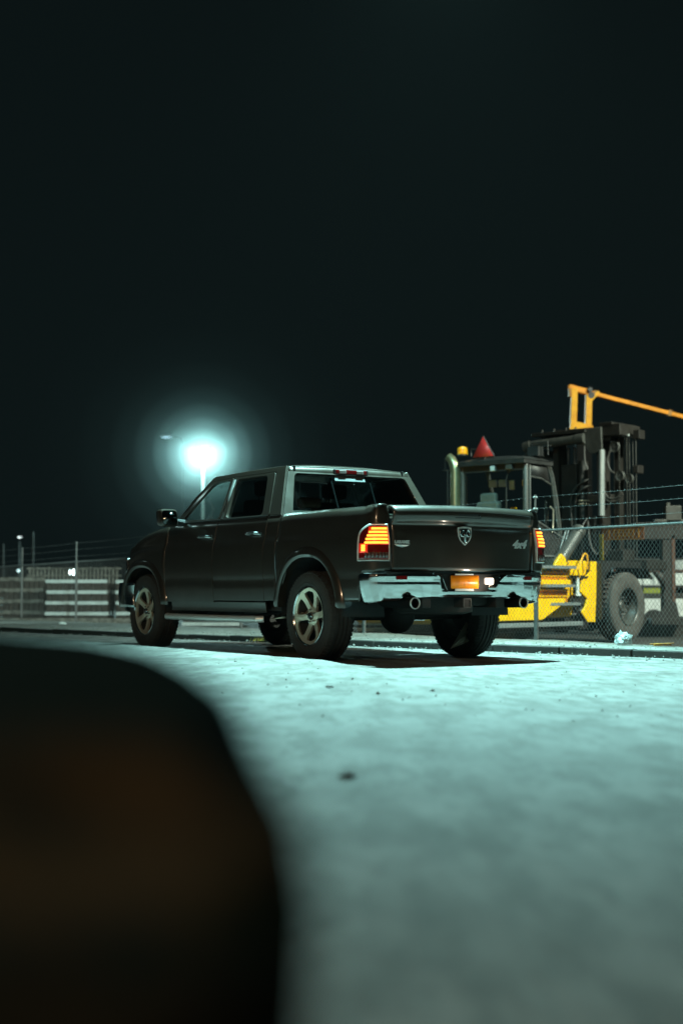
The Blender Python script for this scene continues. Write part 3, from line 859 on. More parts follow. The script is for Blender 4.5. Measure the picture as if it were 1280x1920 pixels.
# tail lamps wrapping the corner
cp = [(-1.045, .981), (-1.09, .980), (-1.14, .975), (-1.178, .963), (-1.208, .943), (-1.231, .916), (-1.243, .886), (-1.250, .852), (-1.252, .830)]
def cpath(u):
    k = u*(len(cp)-1); i = min(len(cp)-2, int(k)); t = k-i
    return Vector(cp[i]).lerp(Vector(cp[i+1]), t)
def cnorm(u):
    d = cpath(min(1, u+.04)) - cpath(max(0, u-.04)); n = Vector((d.y, -d.x)).normalized()
    return n if n.y*1.0 - n.x > 0 else -n
for sg in (1, -1):
    def Lp(u, z, out):
        top = 1
        p = cpath(u); n = cnorm(u); q = p + n*(out + (sy(z)-.98)*.8)
        return Vector((q.x, sg*q.y, z))
    def zedge(u): return 1.175 + .075*min(1, (u/.35))**.6 if u < .35 else 1.25
    # lens body
    bm = bmesh.new()
    grid(bm, lambda u, v: Lp(.04+.92*u, .935+(zedge(.04+.92*u)-.012-.935)*v, .014+.006*math.sin(PI*u)*math.sin(PI*v)), 20, 20)
    tl = fin('tail_lamp', bm, M['redlens'], TR, solid=.012, off=0)
    # chrome frame: a closed rim
    loop = []
    for k in range(13): loop.append((k/12, .918))
    for k in range(1, 13): loop.append((1, .918+(1.25-.918)*k/12))
    for k in range(1, 13): u = 1-k/12; loop.append((u, zedge(u)))
    for k in range(1, 12): loop.append((0, 1.175+(.918-1.175)*k/12))
    bm = bmesh.new(); nl = len(loop); rr = []
    for (u, z) in loop:
        cu, cz = .5, 1.07
        ui, zi = cu+(u-cu)*.875, cz+(z-cz)*.905
        wi = .026 if u > .98 else 0
        rr.append([bm.verts.new(Lp(u, z, .004)), bm.verts.new(Lp(u, z, .020)), bm.verts.new(Lp((u+ui)/2, (z+zi)/2, .029)), bm.verts.new(Lp(ui - (.10 if u > .98 else 0)*0, zi, .022)), bm.verts.new(Lp(ui, zi, .008))])
    for i in range(nl):
        a, b = rr[i], rr[(i+1) % nl]
        for k in range(4): bm.faces.new((a[k], a[k+1], b[k+1], b[k]))
    fin('chrome_bezel', bm, M['satin'], tl)
    for k in range(5):
        z0 = 1.205 - k*.031
        bm = bmesh.new(); ul = .40 - .03*k + (0 if k else .03)
        grid(bm, lambda u, v: Lp(ul+(.885-ul)*u, z0-.009+.017*v, .030+.004*math.sin(PI*v)), 12, 4)
        fin('light_bar', bm, M['tail_hot'], tl, solid=.004, off=0)
    bm = bmesh.new()
    grid(bm, lambda u, v: Lp(.34+.57*u, 1.062+(1.222-1.062)*v, .0255), 12, 8)
    fin('red_reflector', bm, M['tail_red'], tl, solid=.003, off=0)
    bm = bmesh.new()
    grid(bm, lambda u, v: Lp(.19+.10*u, 1.005+.058*v, .030), 4, 4); fin('side_light', bm, M['tail_hot'], tl, solid=.004, off=0)
    bm = bmesh.new()
    grid(bm, lambda u, v: Lp(.10+.26*u, .99+.085*v, .0255), 4, 4); fin('side_reflector', bm, M['tail_red'], tl, solid=.003, off=0)
    bm = bmesh.new()
    for k in range(7): 
        ua = .27+.09*k
        grid(bm, lambda u, v: Lp(ua+.075*u, .945+.05*v, .024+.004*math.sin(PI*u)), 3, 2)
    fin('reverse_lens', bm, M['clearlens_red'] if 'clearlens_red' in M else M['clearlens'], tl, solid=.004, off=0)

# rear bumper: chrome bar with a dropped centre, wrapping the corners
def bz_top(y):
    a = abs(y+.03)
    return interp([(0, .648), (.25, .648), (.30, .675), (.36, .775), (.40, .800), (1.1, .806)], a)
def bz_bot(y):
    a = abs(y)
    z = interp([(0, .600), (.30, .598), (.45, .592), (.95, .560)], a)
    d = abs(a-.615)
    if d < .088: z = max(z, .545 + .066*(1-(d/.088)**2)**.5)      # cut-outs over the exhaust tips
    return z
bpath = [(-1.0, -1.10), (-1.012, -1.14), (-1.006, -1.18), (-.98, -1.235), (-.935, -1.29), (-.87, -1.335), (-.79, -1.368), (-.66, -1.392), (-.5, -1.405), (-.40, -1.408), (-.33, -1.40), (-.27, -1.392), (-.2, -1.392), (-.1, -1.394), (0, -1.395)]
bpath = bpath + [(-y, x) for y, x in bpath[-2::-1]]
bp2 = []
for a, b in zip(bpath, bpath[1:]):
    for k in range(12): bp2.append((a[0]+(b[0]-a[0])*k/12, a[1]+(b[1]-a[1])*k/12))
bp2.append(bpath[-1])
bm = bmesh.new(); V = []
nv = 16
for (y, x) in bp2:
    zt, zb = bz_top(y), bz_bot(y); col = []
    side = max(0, min(1, (x+1.32)/.25))
    if side > 0: zb = .560 - .03*side
    for j in range(nv+1):
        v = j/nv; z = zb+(zt-zb)*v
        # section by height: small shelf at the top, a crease, then the face tucks under
        gw = smooth_tab([(.530, .105), (.57, .080), (.60, .060), (.65, .040), (.70, .026), (.722, .022), (.738, .027), (.755, .016), (.775, .004), (.795, 0), (.806, .010)], z)
        gs = smooth_tab([(.50, .10), (.56, .05), (.65, .018), (.74, .002), (.79, 0), (.81, .010)], z)
        gc = smooth_tab([(.56, .075), (.60, .055), (.63, .035), (.648, .030), (.66, .034)], z)
        ws_ = max(0, min(1, side/.35)); wc_ = max(0, min(1, (.34-abs(y+.03))/.08))
        g = (gw*(1-wc_)+gc*wc_)*(1-ws_) + gs*ws_
        fx = 1 if abs(y) < .85 else max(0, 1-(abs(y)-.85)/.12)
        yy = y - math.copysign(g*(1-fx), y) if abs(y) > .85 else y
        col.append(bm.verts.new((x + g*fx, yy, z)))
    col.append(bm.verts.new((x + (.09 if abs(y) < .9 else .02), y*(1 if abs(y) < .9 else .93), zt+.004)))
    V.append(col)
for a, b in zip(V, V[1:]):
    for j in range(nv+1): bm.faces.new((a[j], a[j+1], b[j+1], b[j]))
bu = fin('rear_bumper', bm, M['chrome'], TR, solid=.008, off=0, ang=50)
# ribbed step pads on top
bm = bmesh.new()
for sg in (1, -1):
    bx(bm, -1.37, -1.27, sg*.42, sg*.86, .806, .818)
    for k in range(22): bx(bm, -1.378, -1.27, sg*(.43+.019*k), sg*(.438+.019*k), .818, .823)
fin('step_pad', bm, M['black'], bu)
for sg in (1, -1):
    bm = bmesh.new(); box(bm, (-1.386, sg*.715+.02, .772), (.016, .105, .034), .22*sg*-1); fin('reflector', bm, M['redlens'], bu, bevel=.004)
# recess behind the plate
bm = bmesh.new(); bx(bm, -1.335, -1.27, -.40, .34, .600, .815); fin('plate_recess', bm, M['black'], bu, bevel=.01)
bm = bmesh.new()
for sg in (1, -1):
    y = -.03 + sg*.335
    grid(bm, lambda u, v: Vector((-1.392+.055*u, y-sg*.055*u*1.0-sg*.06*(1-v), .665+.13*v)), 6, 4)
fin('recess_wing', bm, M['chrome'], bu, solid=.005)
bm = bmesh.new(); box(bm, (-1.352, .285, .735), (.012, .055, .085)); box(bm, (-1.356, .285, .69), (.01, .02, .02)); fin('socket_cover', bm, M['black'], bu, bevel=.006)
bm = bmesh.new(); box(bm, (-1.352, -.265, .745), (.03, .085, .06), Matrix.Rotation(-.25, 4, 'Z')); fin('plate_lamp', bm, M['plate_lamp'], bu, bevel=.01)
ld = bpy.data.lights.new('plate_light', 'AREA'); ld.energy = 1.0; ld.color = (1, .84, .66); ld.shape = 'RECTANGLE'; ld.size = .05; ld.size_y = .03
lo = bpy.data.objects.new('plate_light', ld); C.objects.link(lo); lo.parent = TR; lo.location = (-1.52, -.20, .69)
lo.rotation_euler = (Vector((-1.37, .02, .735))-Vector((-1.52, -.20, .69))).to_track_quat('-Z', 'Y').to_euler()
# number plate (the characters cannot be read in the photo)
m = bpy.data.materials.new('orange_number_plate'); m.use_nodes = True; nt = m.node_tree; b = nt.nodes['Principled BSDF']
tc = nt.nodes.new('ShaderNodeTexCoord'); nz = nt.nodes.new('ShaderNodeTexNoise'); nz.inputs['Scale'].default_value = 20; nz.inputs['Detail'].default_value = 1
mp = nt.nodes.new('ShaderNodeMapping'); mp.inputs['Scale'].default_value = (1, 1, .35)
nt.links.new(tc.outputs['Object'], mp.inputs[0]); nt.links.new(mp.outputs[0], nz.inputs['Vector'])
sp = nt.nodes.new('ShaderNodeSeparateXYZ'); nt.links.new(tc.outputs['Object'], sp.inputs[0])
def mth(op, a, b_=None):
    n = nt.nodes.new('ShaderNodeMath'); n.operation = op
    for i, v in enumerate((a, b_)):
        if v is None: continue
        if isinstance(v, (int, float)): n.inputs[i].default_value = v
        else: nt.links.new(v, n.inputs[i])
    return n.outputs[0]
my = mth('SUBTRACT', 1.0, mth('MULTIPLY', mth('ABSOLUTE', mth('SUBTRACT', sp.outputs[1], .03)), 8.0))
mz_ = mth('SUBTRACT', 1.0, mth('MULTIPLY', mth('ABSOLUTE', mth('SUBTRACT', sp.outputs[2], .735)), 22.0))
msk = mth('MULTIPLY', mth('MAXIMUM', my, 0.0), mth('MAXIMUM', mz_, 0.0))
rg_ = nt.nodes.new('ShaderNodeMapRange'); rg_.inputs[1].default_value = .40; rg_.inputs[2].default_value = .62; nt.links.new(nz.outputs['Fac'], rg_.inputs[0])
fac = mth('MINIMUM', mth('MULTIPLY', mth('MULTIPLY', rg_.outputs[0], msk), 1.5), .75)
mx = nt.nodes.new('ShaderNodeMix'); mx.data_type = 'RGBA'; mx.inputs[6].default_value = (1.0, .29, .008, 1); mx.inputs[7].default_value = (.30, .09, .02, 1)
nt.links.new(fac, mx.inputs['Factor']); nt.links.new(mx.outputs[2], b.inputs['Base Color']); b.inputs['Roughness'].default_value = .35
M['plate'] = m
bm = bmesh.new(); plate(bm, rounded([(-.128, .676), (.188, .676), (.188, .795), (-.128, .795)], .012), [], lambda y, z: Vector((-1.372, y, z)))
npl = fin('number_plate', bm, M['plate'], TR, solid=.003)
bm = bmesh.new(); bx(bm, -1.368, -1.364, -.075, .135, .655, .810); fin('plate_backing', bm, M['white'], npl)
# exhaust tips
for sg in (1, -1):
    bm = bmesh.new()
    lathe(bm, [(.046, -1.34), (.047, -1.40), (.053, -1.412), (.053, -1.422), (.046, -1.424), (.041, -1.40), (.040, -1.35)], 32, 'X', c=(0, sg*.615, .548))
    ex = fin('exhaust_tip', bm, M['far_black'], TR)
    bm = bmesh.new(); lathe(bm, [(.0485+.0055*math.cos(a), -1.420+.009*math.sin(a)) for a in [2*PI*k/10 for k in range(10)]], 36, 'X', closed=True, c=(0, sg*.615, .548))
    fin('tip_ring', bm, M['satin'], ex)
    bm = bmesh.new(); tube(bm, [(-1.345, sg*.615, .548), (-1.2, sg*.615, .548), (-.9, sg*.60, .56), (-.6, sg*.50, .62)], [.047, .050, .045, .045], 16); fin('tail_pipe', bm, M['far_black'], ex)
# hitch
bm = bmesh.new(); bx(bm, -1.18, -1.1, -.55, .55, .535, .60); bx(bm, -1.36, -1.1, -.045, .035, .505, .585); ht = fin('tow_hitch', bm, M['under'], TR, bevel=.004)
bm = bmesh.new(); 
for y in (-.05, .03): bx(bm, -1.368, -1.362, y, y+.012, .505, .585)
for z in (.502, .578): bx(bm, -1.368, -1.362, -.045, .04, z, z+.01)
fin('receiver_rim', bm, M['mach_grey'], ht)
# underside
bm = bmesh.new()
for y in (-.42, .42): bx(bm, -1.2, 4.1, y-.05, y+.05, .50, .64)
for x in (-1.0, -.4, .5, 1.5, 2.6, 3.4): bx(bm, x-.04, x+.04, -.42, .42, .52, .60)
bx(bm, .55, 2.9, -.86, .86, .455, .56)
bx(bm, .9, 2.2, .10, .42, .40, .56)
fin('chassis_frame', bm, M['under'], TR, bevel=.01)
bm = bmesh.new(); tube(bm, [(0, -.8, .42), (0, -.2, .42), (0, 0, .42), (0, .2, .42), (0, .8, .42)], [.045, .05, .05, .05, .045], 12)
bmesh.ops.create_uvsphere(bm, u_segments=20, v_segments=12, radius=.17, matrix=Matrix.Translation((-.02, -.02, .41)))
tube(bm, [(.1, -.02, .44), (1.8, -.02, .5)], .04, 10)
for y in (-.5, .5): tube(bm, [(.05, y, .45), (.05, y, .95)], .05, 12)
fin('rear_axle', bm, M['under'], TR)
bm = bmesh.new(); tube(bm, [(3.569, -.8, .42), (3.569, .8, .42)], .05, 10); bx(bm, 3.2, 3.9, -.35, .35, .36, .6); fin('front_axle', bm, M['under'], TR, bevel=.03)
bm = bmesh.new(); lathe(bm, [(.16, .46), (.30, .44), (.37, .46), (.38, .53), (.37, .60), (.28, .62), (.16, .60)], 32, 'Z', c=(-.72, 0, 0)); fin('spare_wheel', bm, M['rubber'], TR)
bm = bmesh.new(); bx(bm, -1.18, .48, -.78, .78, .80, .83); bx(bm, .455, .478, -.86, .86, .80, 1.39)
fin('bed_floor', bm, M['black'], TR)
# interior
bm = bmesh.new()
for y in (-.42, .42):
    bx(bm, 1.75, 2.30, y-.27, y+.27, .98, 1.12); bx(bm, 1.62, 1.78, y-.26, y+.26, 1.05, 1.62)
fin('front_seat', bm, M['seat'], TR, bevel=.05, seg=3)
bm = bmesh.new()
for y in (-.42, .42):
    bx(bm, 1.62, 1.74, y-.14, y+.14, 1.66, 1.82); tube(bm, [(1.69, y-.06, 1.58), (1.69, y-.06, 1.7)], .008, 6); tube(bm, [(1.69, y+.06, 1.58), (1.69, y+.06, 1.7)], .008, 6)
fin('headrest', bm, M['seat'], TR, bevel=.035, seg=3)
bm = bmesh.new(); bx(bm, .66, .80, -.72, .72, 1.0, 1.46); bx(bm, .80, 1.25, -.72, .72, .98, 1.10)
for y in (-.45, .45): bx(bm, .72, .82, y-.13, y+.13, 1.49, 1.60)
fin('rear_seat', bm, M['seat'], TR, bevel=.04, seg=3)
bm = bmesh.new(); bx(bm, 2.5, 2.95, -.8, .8, 1.05, 1.40); bx(bm, 2.1, 2.6, -.12, .12, .9, 1.16); fin('dashboard', bm, M['black'], TR, bevel=.05)
bm = bmesh.new(); lathe(bm, [(.19+.016*math.cos(a), .016*math.sin(a)) for a in [2*PI*k/10 for k in range(10)]], 32, 'X', closed=True)
bx(bm, -.01, .01, -.18, .18, -.02, .02)
st = fin('steering_wheel', bm, M['black'], TR); st.location = (2.38, .42, 1.34); st.rotation_euler = (0, -.45, 0)
bm = bmesh.new(); box(bm, (2.42, .0, 1.70), (.03, .22, .07)); tube(bm, [(2.43, 0, 1.73), (2.40, 0, 1.84)], .012, 8); fin('cabin_mirror', bm, M['black'], TR, bevel=.015)
bm = bmesh.new(); bx(bm, .60, 2.9, -.80, .80, .90, .95); fin('cab_floor', bm, M['black'], TR)
for sg in (1, -1):      # inner door trims keep light from passing below the belt
    bm = bmesh.new(); bx(bm, .56, 2.85, sg*.84, sg*.87, .56, 1.385); fin('door_trim', bm, M['black'], TR)
bm = bmesh.new(); bx(bm, .56, .60, -.86, .86, .56, 1.385); fin('cab_wall', bm, M['black'], TR)
bm = bmesh.new(); tube(bm, [(3.1, -.80, 1.36), (3.05, -.80, 2.0)], .004, 5); fin('aerial', bm, M['black'], TR)

for o in TR.children:          # the rear-end parts sit a little further forward than they were drawn
    b_ = o.name.split('.')[0]
    if b_ in ('tailgate', 'tail_lamp'): o.location.x += .06
    if b_ in ('rear_bumper', 'number_plate', 'exhaust_tip', 'tow_hitch', 'plate_light'): o.location.x += .12
    if b_ in ('rear_axle',): o.location.x -= .085
# wheels
def wheel_master():
    bm = bmesh.new()
    lathe(bm, [(.262, -.11), (.262, .10), (.255, .105), (.235, .05), (.225, -.10)], 48, 'Y', closed=True)
    lathe(bm, [(0, -.03), (.16, -.03), (.165, .0), (.14, .005), (.0, .005)], 32, 'Y')
    w = fin('wheel', bm, M['under'], TR)
    bm = bmesh.new()
    prof = [(.268, -.105), (.285, -.128), (.33, -.138), (.375, -.134), (.402, -.120), (.413, -.105), (.4185, -.09), (.4195, -.052), (.410, -.050), (.410, -.040), (.4200, -.038), (.4200, -.006), (.410, -.004), (.410, .006), (.4200, .008),
            (.4200, .038), (.410, .040), (.410, .050), (.4195, .052), (.4185, .09), (.413, .105), (.402, .120), (.375, .134), (.33, .138), (.318, .1365), (.313, .1395), (.305, .1385), (.285, .128), (.268, .105)]
    lathe(bm, prof, 72, 'Y', closed=True)
    for k in range(60):
        a = 2*PI*k/60
        for s in (-1, 1):
            m4 = Matrix.Rotation(a + (.05 if s > 0 else 0), 4, 'Y') @ Matrix.Translation((.410, s*.100, 0)) @ Matrix.Rotation(s*.35, 4, 'Z')
            bmesh.ops.create_cube(bm, size=1, matrix=m4 @ Matrix.Diagonal((.018, .048, .024, 1)))
    fin('tyre', bm, M['rubber'], w, ang=30)
    bm = bmesh.new()
    NS = 6
    holes = []
    for k in range(NS):
        a0 = 2*PI*(k+.5)/NS
        pl = [(.088, -.20), (.088, .20), (.150, .335), (.205, .385), (.232, .33), (.238, 0), (.232, -.33), (.205, -.385), (.150, -.335)]
        pts = rounded([(r*math.cos(a0+da), r*math.sin(a0+da)) for r, da in pl], .022, 3)
        holes.append(pts)
    circ = [(.272*math.cos(2*PI*k/72), .272*math.sin(2*PI*k/72)) for k in range(72)]
    def D(a, b):
        r = math.hypot(a, b)
        d = interp([(0, .095), (.05, .092), (.09, .078), (.16, .088), (.23, .108), (.262, .118), (.272, .124)], r)
        return Vector((a, d, b))
    plate(bm, circ, holes, D)
    bmesh.ops.subdivide_edges(bm, edges=[e for e in bm.edges if e.calc_length() > .08], cuts=1, use_grid_fill=False)
    for v in bm.verts:
        r = math.hypot(v.co.x, v.co.z)
        v.co.y = interp([(0, .095), (.05, .092), (.09, .078), (.16, .088), (.23, .108), (.262, .118), (.272, .124)], r)
    rim = fin('rim', bm, M['chrome_dull'], w, solid=.026, off=-1, bevel=.005, ang=40)
    # lip, cap and nuts
    bm = bmesh.new()
    lathe(bm, [(.266, .10), (.276, .122), (.277, .130), (.272, .131), (.262, .120)], 72, 'Y', closed=True)
    lathe(bm, [(0, .118), (.028, .117), (.034, .108), (.036, .080), (0, .080)], 24, 'Y')
    for k in range(5):
        a = 2*PI*k/5+.3
        lathe(bm, [(0, .104), (.009, .103), (.011, .07), (0, .07)], 8, 'Y', c=(.060*math.cos(a), 0, .060*math.sin(a)))
    fin('rim_trim', bm, M['chrome'], w)
    return w
w = wheel_master()
pos = [(-.085, .852, 0, .1), (3.569, .852, 0, .5), (-.085, -.852, PI, .9), (3.569, -.852, PI, .3)]
for i, (x, y, rz, spin) in enumerate(pos):
    o = w if i == 0 else copy_tree(w, TR)
    o.location = (x, y, .420); o.rotation_euler = (0, spin, rz)
# ------------------------------------------------------------ the forklift (u forward, v left; z here is world height, root at z 0)
FK = empty('forklift', (4.84, 24.0, 0), math.atan2(.751, .66), 'big yellow forklift with dark cab and tall mast behind the chain-link fence', 'forklift')
def fk(name, bm, m, parent=None, **k): return fin(name, bm, M[m], parent or FK, **k)
G0 = -.2
# wheels
def big_wheel():
    bm = bmesh.new()
    prof = [(.30, -.16), (.34, -.175), (.46, -.19), (.55, -.175), (.575, -.15), (.582, 0), (.575, .15), (.55, .175), (.46, .19), (.40, .192), (.34, .178), (.30, .16)]
    lathe(bm, prof, 64, 'Y', closed=True)
    for k in range(44):
        a = 2*PI*k/44
        for s in (-1, 1):
            m4 = Matrix.Rotation(a+(.07 if s > 0 else 0), 4, 'Y') @ Matrix.Translation((.5755, s*.09, 0)) @ Matrix.Rotation(s*.4, 4, 'Z')
            bmesh.ops.create_cube(bm, size=1, matrix=m4 @ Matrix.Diagonal((.0105, .15, .034, 1)))
    w = fk('wheel', bm, 'rubber_dusty', ang=30)
    bm = bmesh.new()
    lathe(bm, [(.30, -.17), (.315, -.185), (.31, -.15), (.27, -.10), (.255, .02), (.20, .05), (.12, .03), (.11, -.03), (.075, -.06), (.001, -.06), (.001, .08), (.30, .08)], 48, 'Y', closed=True)
    r = fk('rim', bm, 'mach_grey', w)
    bm = bmesh.new()
    for k in range(10):
        a = 2*PI*k/10; lathe(bm, [(0, -.065), (.016, -.06), (.018, .03)], 8, 'Y', c=(.155*math.cos(a), 0, .155*math.sin(a)))
    fk('wheel_nut', bm, 'steel', r)
    return w
M['rubber_dusty'] = mat('dusty_tyre_rubber', (.075, .068, .060), rough=.9, noise=.4, nscale=6, col2=(.045, .040, .036), bump=.3, bscale=60)
bw = big_wheel(); bw.location = (0.02, .20, .385)
for (u, v, z, sc) in ((0.02, 2.2, .385, 1), (-3.0, .66, .30, .85), (-3.0, 2.1, .30, .85)):
    c = copy_tree(bw, FK); c.location = (u, v, z); c.scale = (sc, 1, sc)
    if v > 1: c.rotation_euler = (0, 0, PI)
# chassis side plates and body
def P2(v): return lambda u, z: Vector((u, v, z))
bm = bmesh.new()
plate(bm, [(-1.12, .14), (-.90, .14), (-.86, .60), (-.84, 1.13), (-1.02, 1.13), (-1.04, .96), (-1.32, .80), (-1.36, .64), (-1.14, .52), (-1.20, .40), (-1.32, .30)], [], P2(.13))
fk('fender_plate', bm, 'yellow', solid=.03, bevel=.006)
bm = bmesh.new(); bx(bm, -3.7, -1.34, .24, 2.2, .22, 1.0); fk('engine_body', bm, 'yellow', bevel=.05)
bm = bmesh.new()
plate(bm, [(-3.9, .20), (-2.55, .20), (-2.05, .40), (-1.9, .47), (-1.9, .53), (-3.9, .53)], [], P2(.08)); fk('lower_side_panel', bm, 'yellow', solid=.05, bevel=.008)
bm = bmesh.new()
bx(bm, -4.5, -3.7, .10, 2.3, .15, 1.15); fk('counterweight', bm, 'yellow', bevel=.12, seg=4)
bm = bmesh.new(); bx(bm, -3.7, 1.0, .45, 2.0, .0, .30); bx(bm, -1.4, .9, .42, 1.95, .2, .95); fk('chassis', bm, 'mach', bevel=.03)
# three steps with perforated orange risers
for (z, u0, u1) in ((1.02, -2.62, -1.56), (.725, -2.42, -1.60), (.435, -2.32, -1.44)):
    bm = bmesh.new(); bx(bm, u0, u1, .05, .25, z-.018, z+.022)
    for k in range(int((u1-u0)/.05)): bx(bm, u0+.01+.05*k, u0+.03+.05*k, .042, .24, z+.022, z+.030)
    fk('step', bm, 'tread', bevel=.003)
for (z0, z1, u0, u1) in ((.82, .96, -2.62, -1.62), (.455, .68, -2.45, -1.60)):
    bm = bmesh.new()
    n = int((u1-u0)/.042)
    bx(bm, u0, u1, .205, .235, z0, z1)
    rowsn = 2 if z1-z0 < .2 else 4
    for k in range(n):
        for q in range(rowsn):
            zz = z0+(z1-z0)*(q+.5)/rowsn
            bx(bm, u0+.042*k+.008, u0+.042*k+.030, .188, .206, zz-.022, zz+.018)
    fk('ribbed_riser', bm, 'orange_rust' if z0 > .9 else 'riser', bevel=0)
    for zq in ((z0+z1)/2, z1-.012):
        bm = bmesh.new(); bx(bm, u0, u1+.02, .175, .20, zq-.012, zq+.006); fk('riser_lip', bm, 'yellow', bevel=.003)
bm = bmesh.new(); bx(bm, -2.46, -1.62, .12, .26, .745, .825); fk('step_box', bm, 'yellow', bevel=.012)
# machinery recess right of the steps
bm = bmesh.new(); bx(bm, -1.60, -1.0, .26, .5, .15, 1.05); fk('recess', bm, 'mach')
bm = bmesh.new()
tube(bm, [(-1.40, .18, .62), (-1.40, .18, .36), (-1.25, .18, .28)], .03, 8); tube(bm, [(-1.28, .20, .6), (-1.18, .17, .45), (-1.26, .2, .3), (-1.45, .22, .25)], .025, 8)
bx(bm, -1.5, -1.2, .14, .26, .42, .56); tube(bm, [(-1.55, .2, .50), (-1.1, .2, .50)], .04, 10)
fk('pump', bm, 'mach')
bm = bmesh.new(); bx(bm, -1.46, -1.41, .10, .13, .60, .86); bx(bm, -1.50, -1.36, .10, .135, .57, .60); fk('filter_bracket', bm, 'white')
bm = bmesh.new(); bx(bm, -1.52, -1.14, .09, .22, .865, .885); fk('shelf', bm, 'mach', bevel=.003)
bm = bmesh.new(); plate(bm, rounded([(-1.68, .90), (-1.10, .90), (-1.04, 1.14), (-1.62, 1.14)], .06), [], P2(.22)); fk('tank_cover', bm, 'yellow', solid=.1, bevel=.02)
bm = bmesh.new()
tube(bm, [(-1.40, .10, .86), (-1.48, .08, .99), (-1.37, .08, 1.15), (-1.30, .08, 1.235), (-1.25, .08, 1.255), (-1.20, .08, 1.23), (-1.18, .08, 1.15), (-1.16, .10, 1.00)], .015, 10); fk('grab_handle', bm, 'yellow_old')
bm = bmesh.new(); bx(bm, -3.75, -1.42, .03, .12, .095, .16)
for k in range(18): lathe(bm, [(0, .024), (.010, .024), (.010, .035)], 8, 'Y', c=(-3.68+.125*k, 0, .128))
fk('side_rail', bm, 'tread', bevel=.006)
# front wheel guard
bm = bmesh.new()
gp = [(-.84, .18), (-.84, 1.10), (-.78, 1.135), (.42, 1.135), (.56, 1.08), (.86, .86)]
for (a, b) in zip(gp, gp[1:]):
    vs4 = [bm.verts.new((a[0], v, a[1])) for v in (.02, .46)] + [bm.verts.new((b[0], v, b[1])) for v in (.46, .02)]
    bm.faces.new(vs4)
bmesh.ops.remove_doubles(bm, verts=bm.verts, dist=.001)
plate(bm, [(-.84, 1.05), (-.84, 1.134), (.42, 1.134), (.56, 1.07), (.84, .86), (.80, .84), (.52, .985), (.40, 1.035), (-.5, 1.035), (-.72, .9), (-.80, .7)], [], P2(.03))
fk('wheel_guard', bm, 'mach', solid=.02, bevel=.004)
# cab
U0 = -2.54; V0, V1 = .36, 1.58; ZB, ZR = 1.10, 2.70
cabp = dict(
  rr=[(U0, V0, 1.14), (U0, V0, 2.62), (U0+.02, V0+.02, 2.70)], rl=[(U0, V1, 1.14), (U0, V1, 2.66)],
  fr=[(-1.50, V0, 1.30), (-1.66, V0, 2.10), (-1.78, V0, 2.50), (-1.86, V0, 2.64), (-2.0, V0, 2.71)], fl=[(-1.50, V1, 1.30), (-1.66, V1, 2.10), (-1.86, V1, 2.64), (-2.0, V1, 2.71)])
for k, p in cabp.items():
    bm = bmesh.new(); tube(bm, p, .042 if k[0] == 'r' else .034, 10); fk('cab_pillar', bm, 'mach_grey')
bm = bmesh.new(); tube(bm, [(U0+.10, V0-.01, 1.2), (U0+.10, V0-.01, 2.66), (U0+.16, V0-.01, 2.71), (-2.05, V0-.01, 2.70), (-1.92, V0-.01, 2.64), (-1.82, V0-.01, 2.45), (-1.60, V0-.01, 1.5), (-1.66, V0-.01, 1.22), (U0+.10, V0-.01, 1.2)], .018, 8)
tube(bm, [(U0+.1, V0-.01, 2.46), (-2.1, V0-.01, 2.44), (-1.84, V0-.01, 2.36)], .014, 8)
dr = fk('cab_door', bm, 'mach_grey')
bm = bmesh.new(); plate(bm, [(U0+.11, 1.22), (-1.66, 1.22), (-1.62, 1.5), (-1.84, 2.36), (-2.1, 2.44), (U0+.11, 2.46)], [], P2(V0-.01)); fk('door_pane', bm, 'glass', dr)
bm = bmesh.new(); plate(bm, [(U0+.11, 2.46), (-2.1, 2.44), (-1.85, 2.38), (-1.93, 2.62), (-2.06, 2.68), (U0+.13, 2.68)], [], P2(V0)); fk('upper_panel', bm, 'mach', dr, solid=.01)
bm = bmesh.new(); tube(bm, [(-1.98, V0-.05, 1.55), (-1.86, V0-.06, 1.60), (-1.84, V0-.06, 1.95), (-1.92, V0-.05, 2.0)], .010, 6); fk('door_grab', bm, 'chrome_dull', dr)
for (a, b) in (((U0, V0), (U0, V1)),):
    bm = bmesh.new(); grid(bm, lambda u, v: Vector((U0-.005, V0+.06+(V1-V0-.12)*u, 1.50+(2.60-1.50)*v)), 2, 2); fk('rear_pane', bm, 'glass')
bm = bmesh.new(); tube(bm, [(U0-.01, V0+.36, 1.45), (U0-.01, V0+.36, 2.42), (U0-.01, V0+.32, 2.54), (U0-.01, V0+.22, 2.57), (U0-.01, V0+.06, 2.57)], .012, 8)
bx(bm, U0-.02, U0+.02, V0, V1, 1.46, 1.52); bx(bm, U0-.03, U0+.03, V0, V1, 2.56, 2.68)
fk('rear_window_frame', bm, 'mach')
bm = bmesh.new()
grid(bm, lambda u, v: Vector((U0-.12+.85*u, V0-.06+(V1-V0+.16)*v, 2.72+.10*(math.sin(PI*min(1, u*1.0))**.4)*(math.sin(PI*v)**.35))), 14, 14)
bx(bm, U0-.12, U0+.72, V0-.05, V1+.09, 2.66, 2.73)
fk('cab_roof', bm, 'mach')
bm = bmesh.new(); bx(bm, U0+.02, -1.55, V0, V1, 1.02, 1.18); bx(bm, U0+.02, -1.8, V0, V1, 1.1, 1.46) ; fk('cab_base', bm, 'mach', bevel=.02)
bm = bmesh.new(); plate(bm, [(U0-.3, 1.16), (-1.5, 1.16), (-1.44, 1.30), (-1.56, 1.45), (-2.3, 1.72), (U0-.35, 1.80)], [], P2(.30)); fk('cab_skirt', bm, 'mach', solid=.03, bevel=.01)
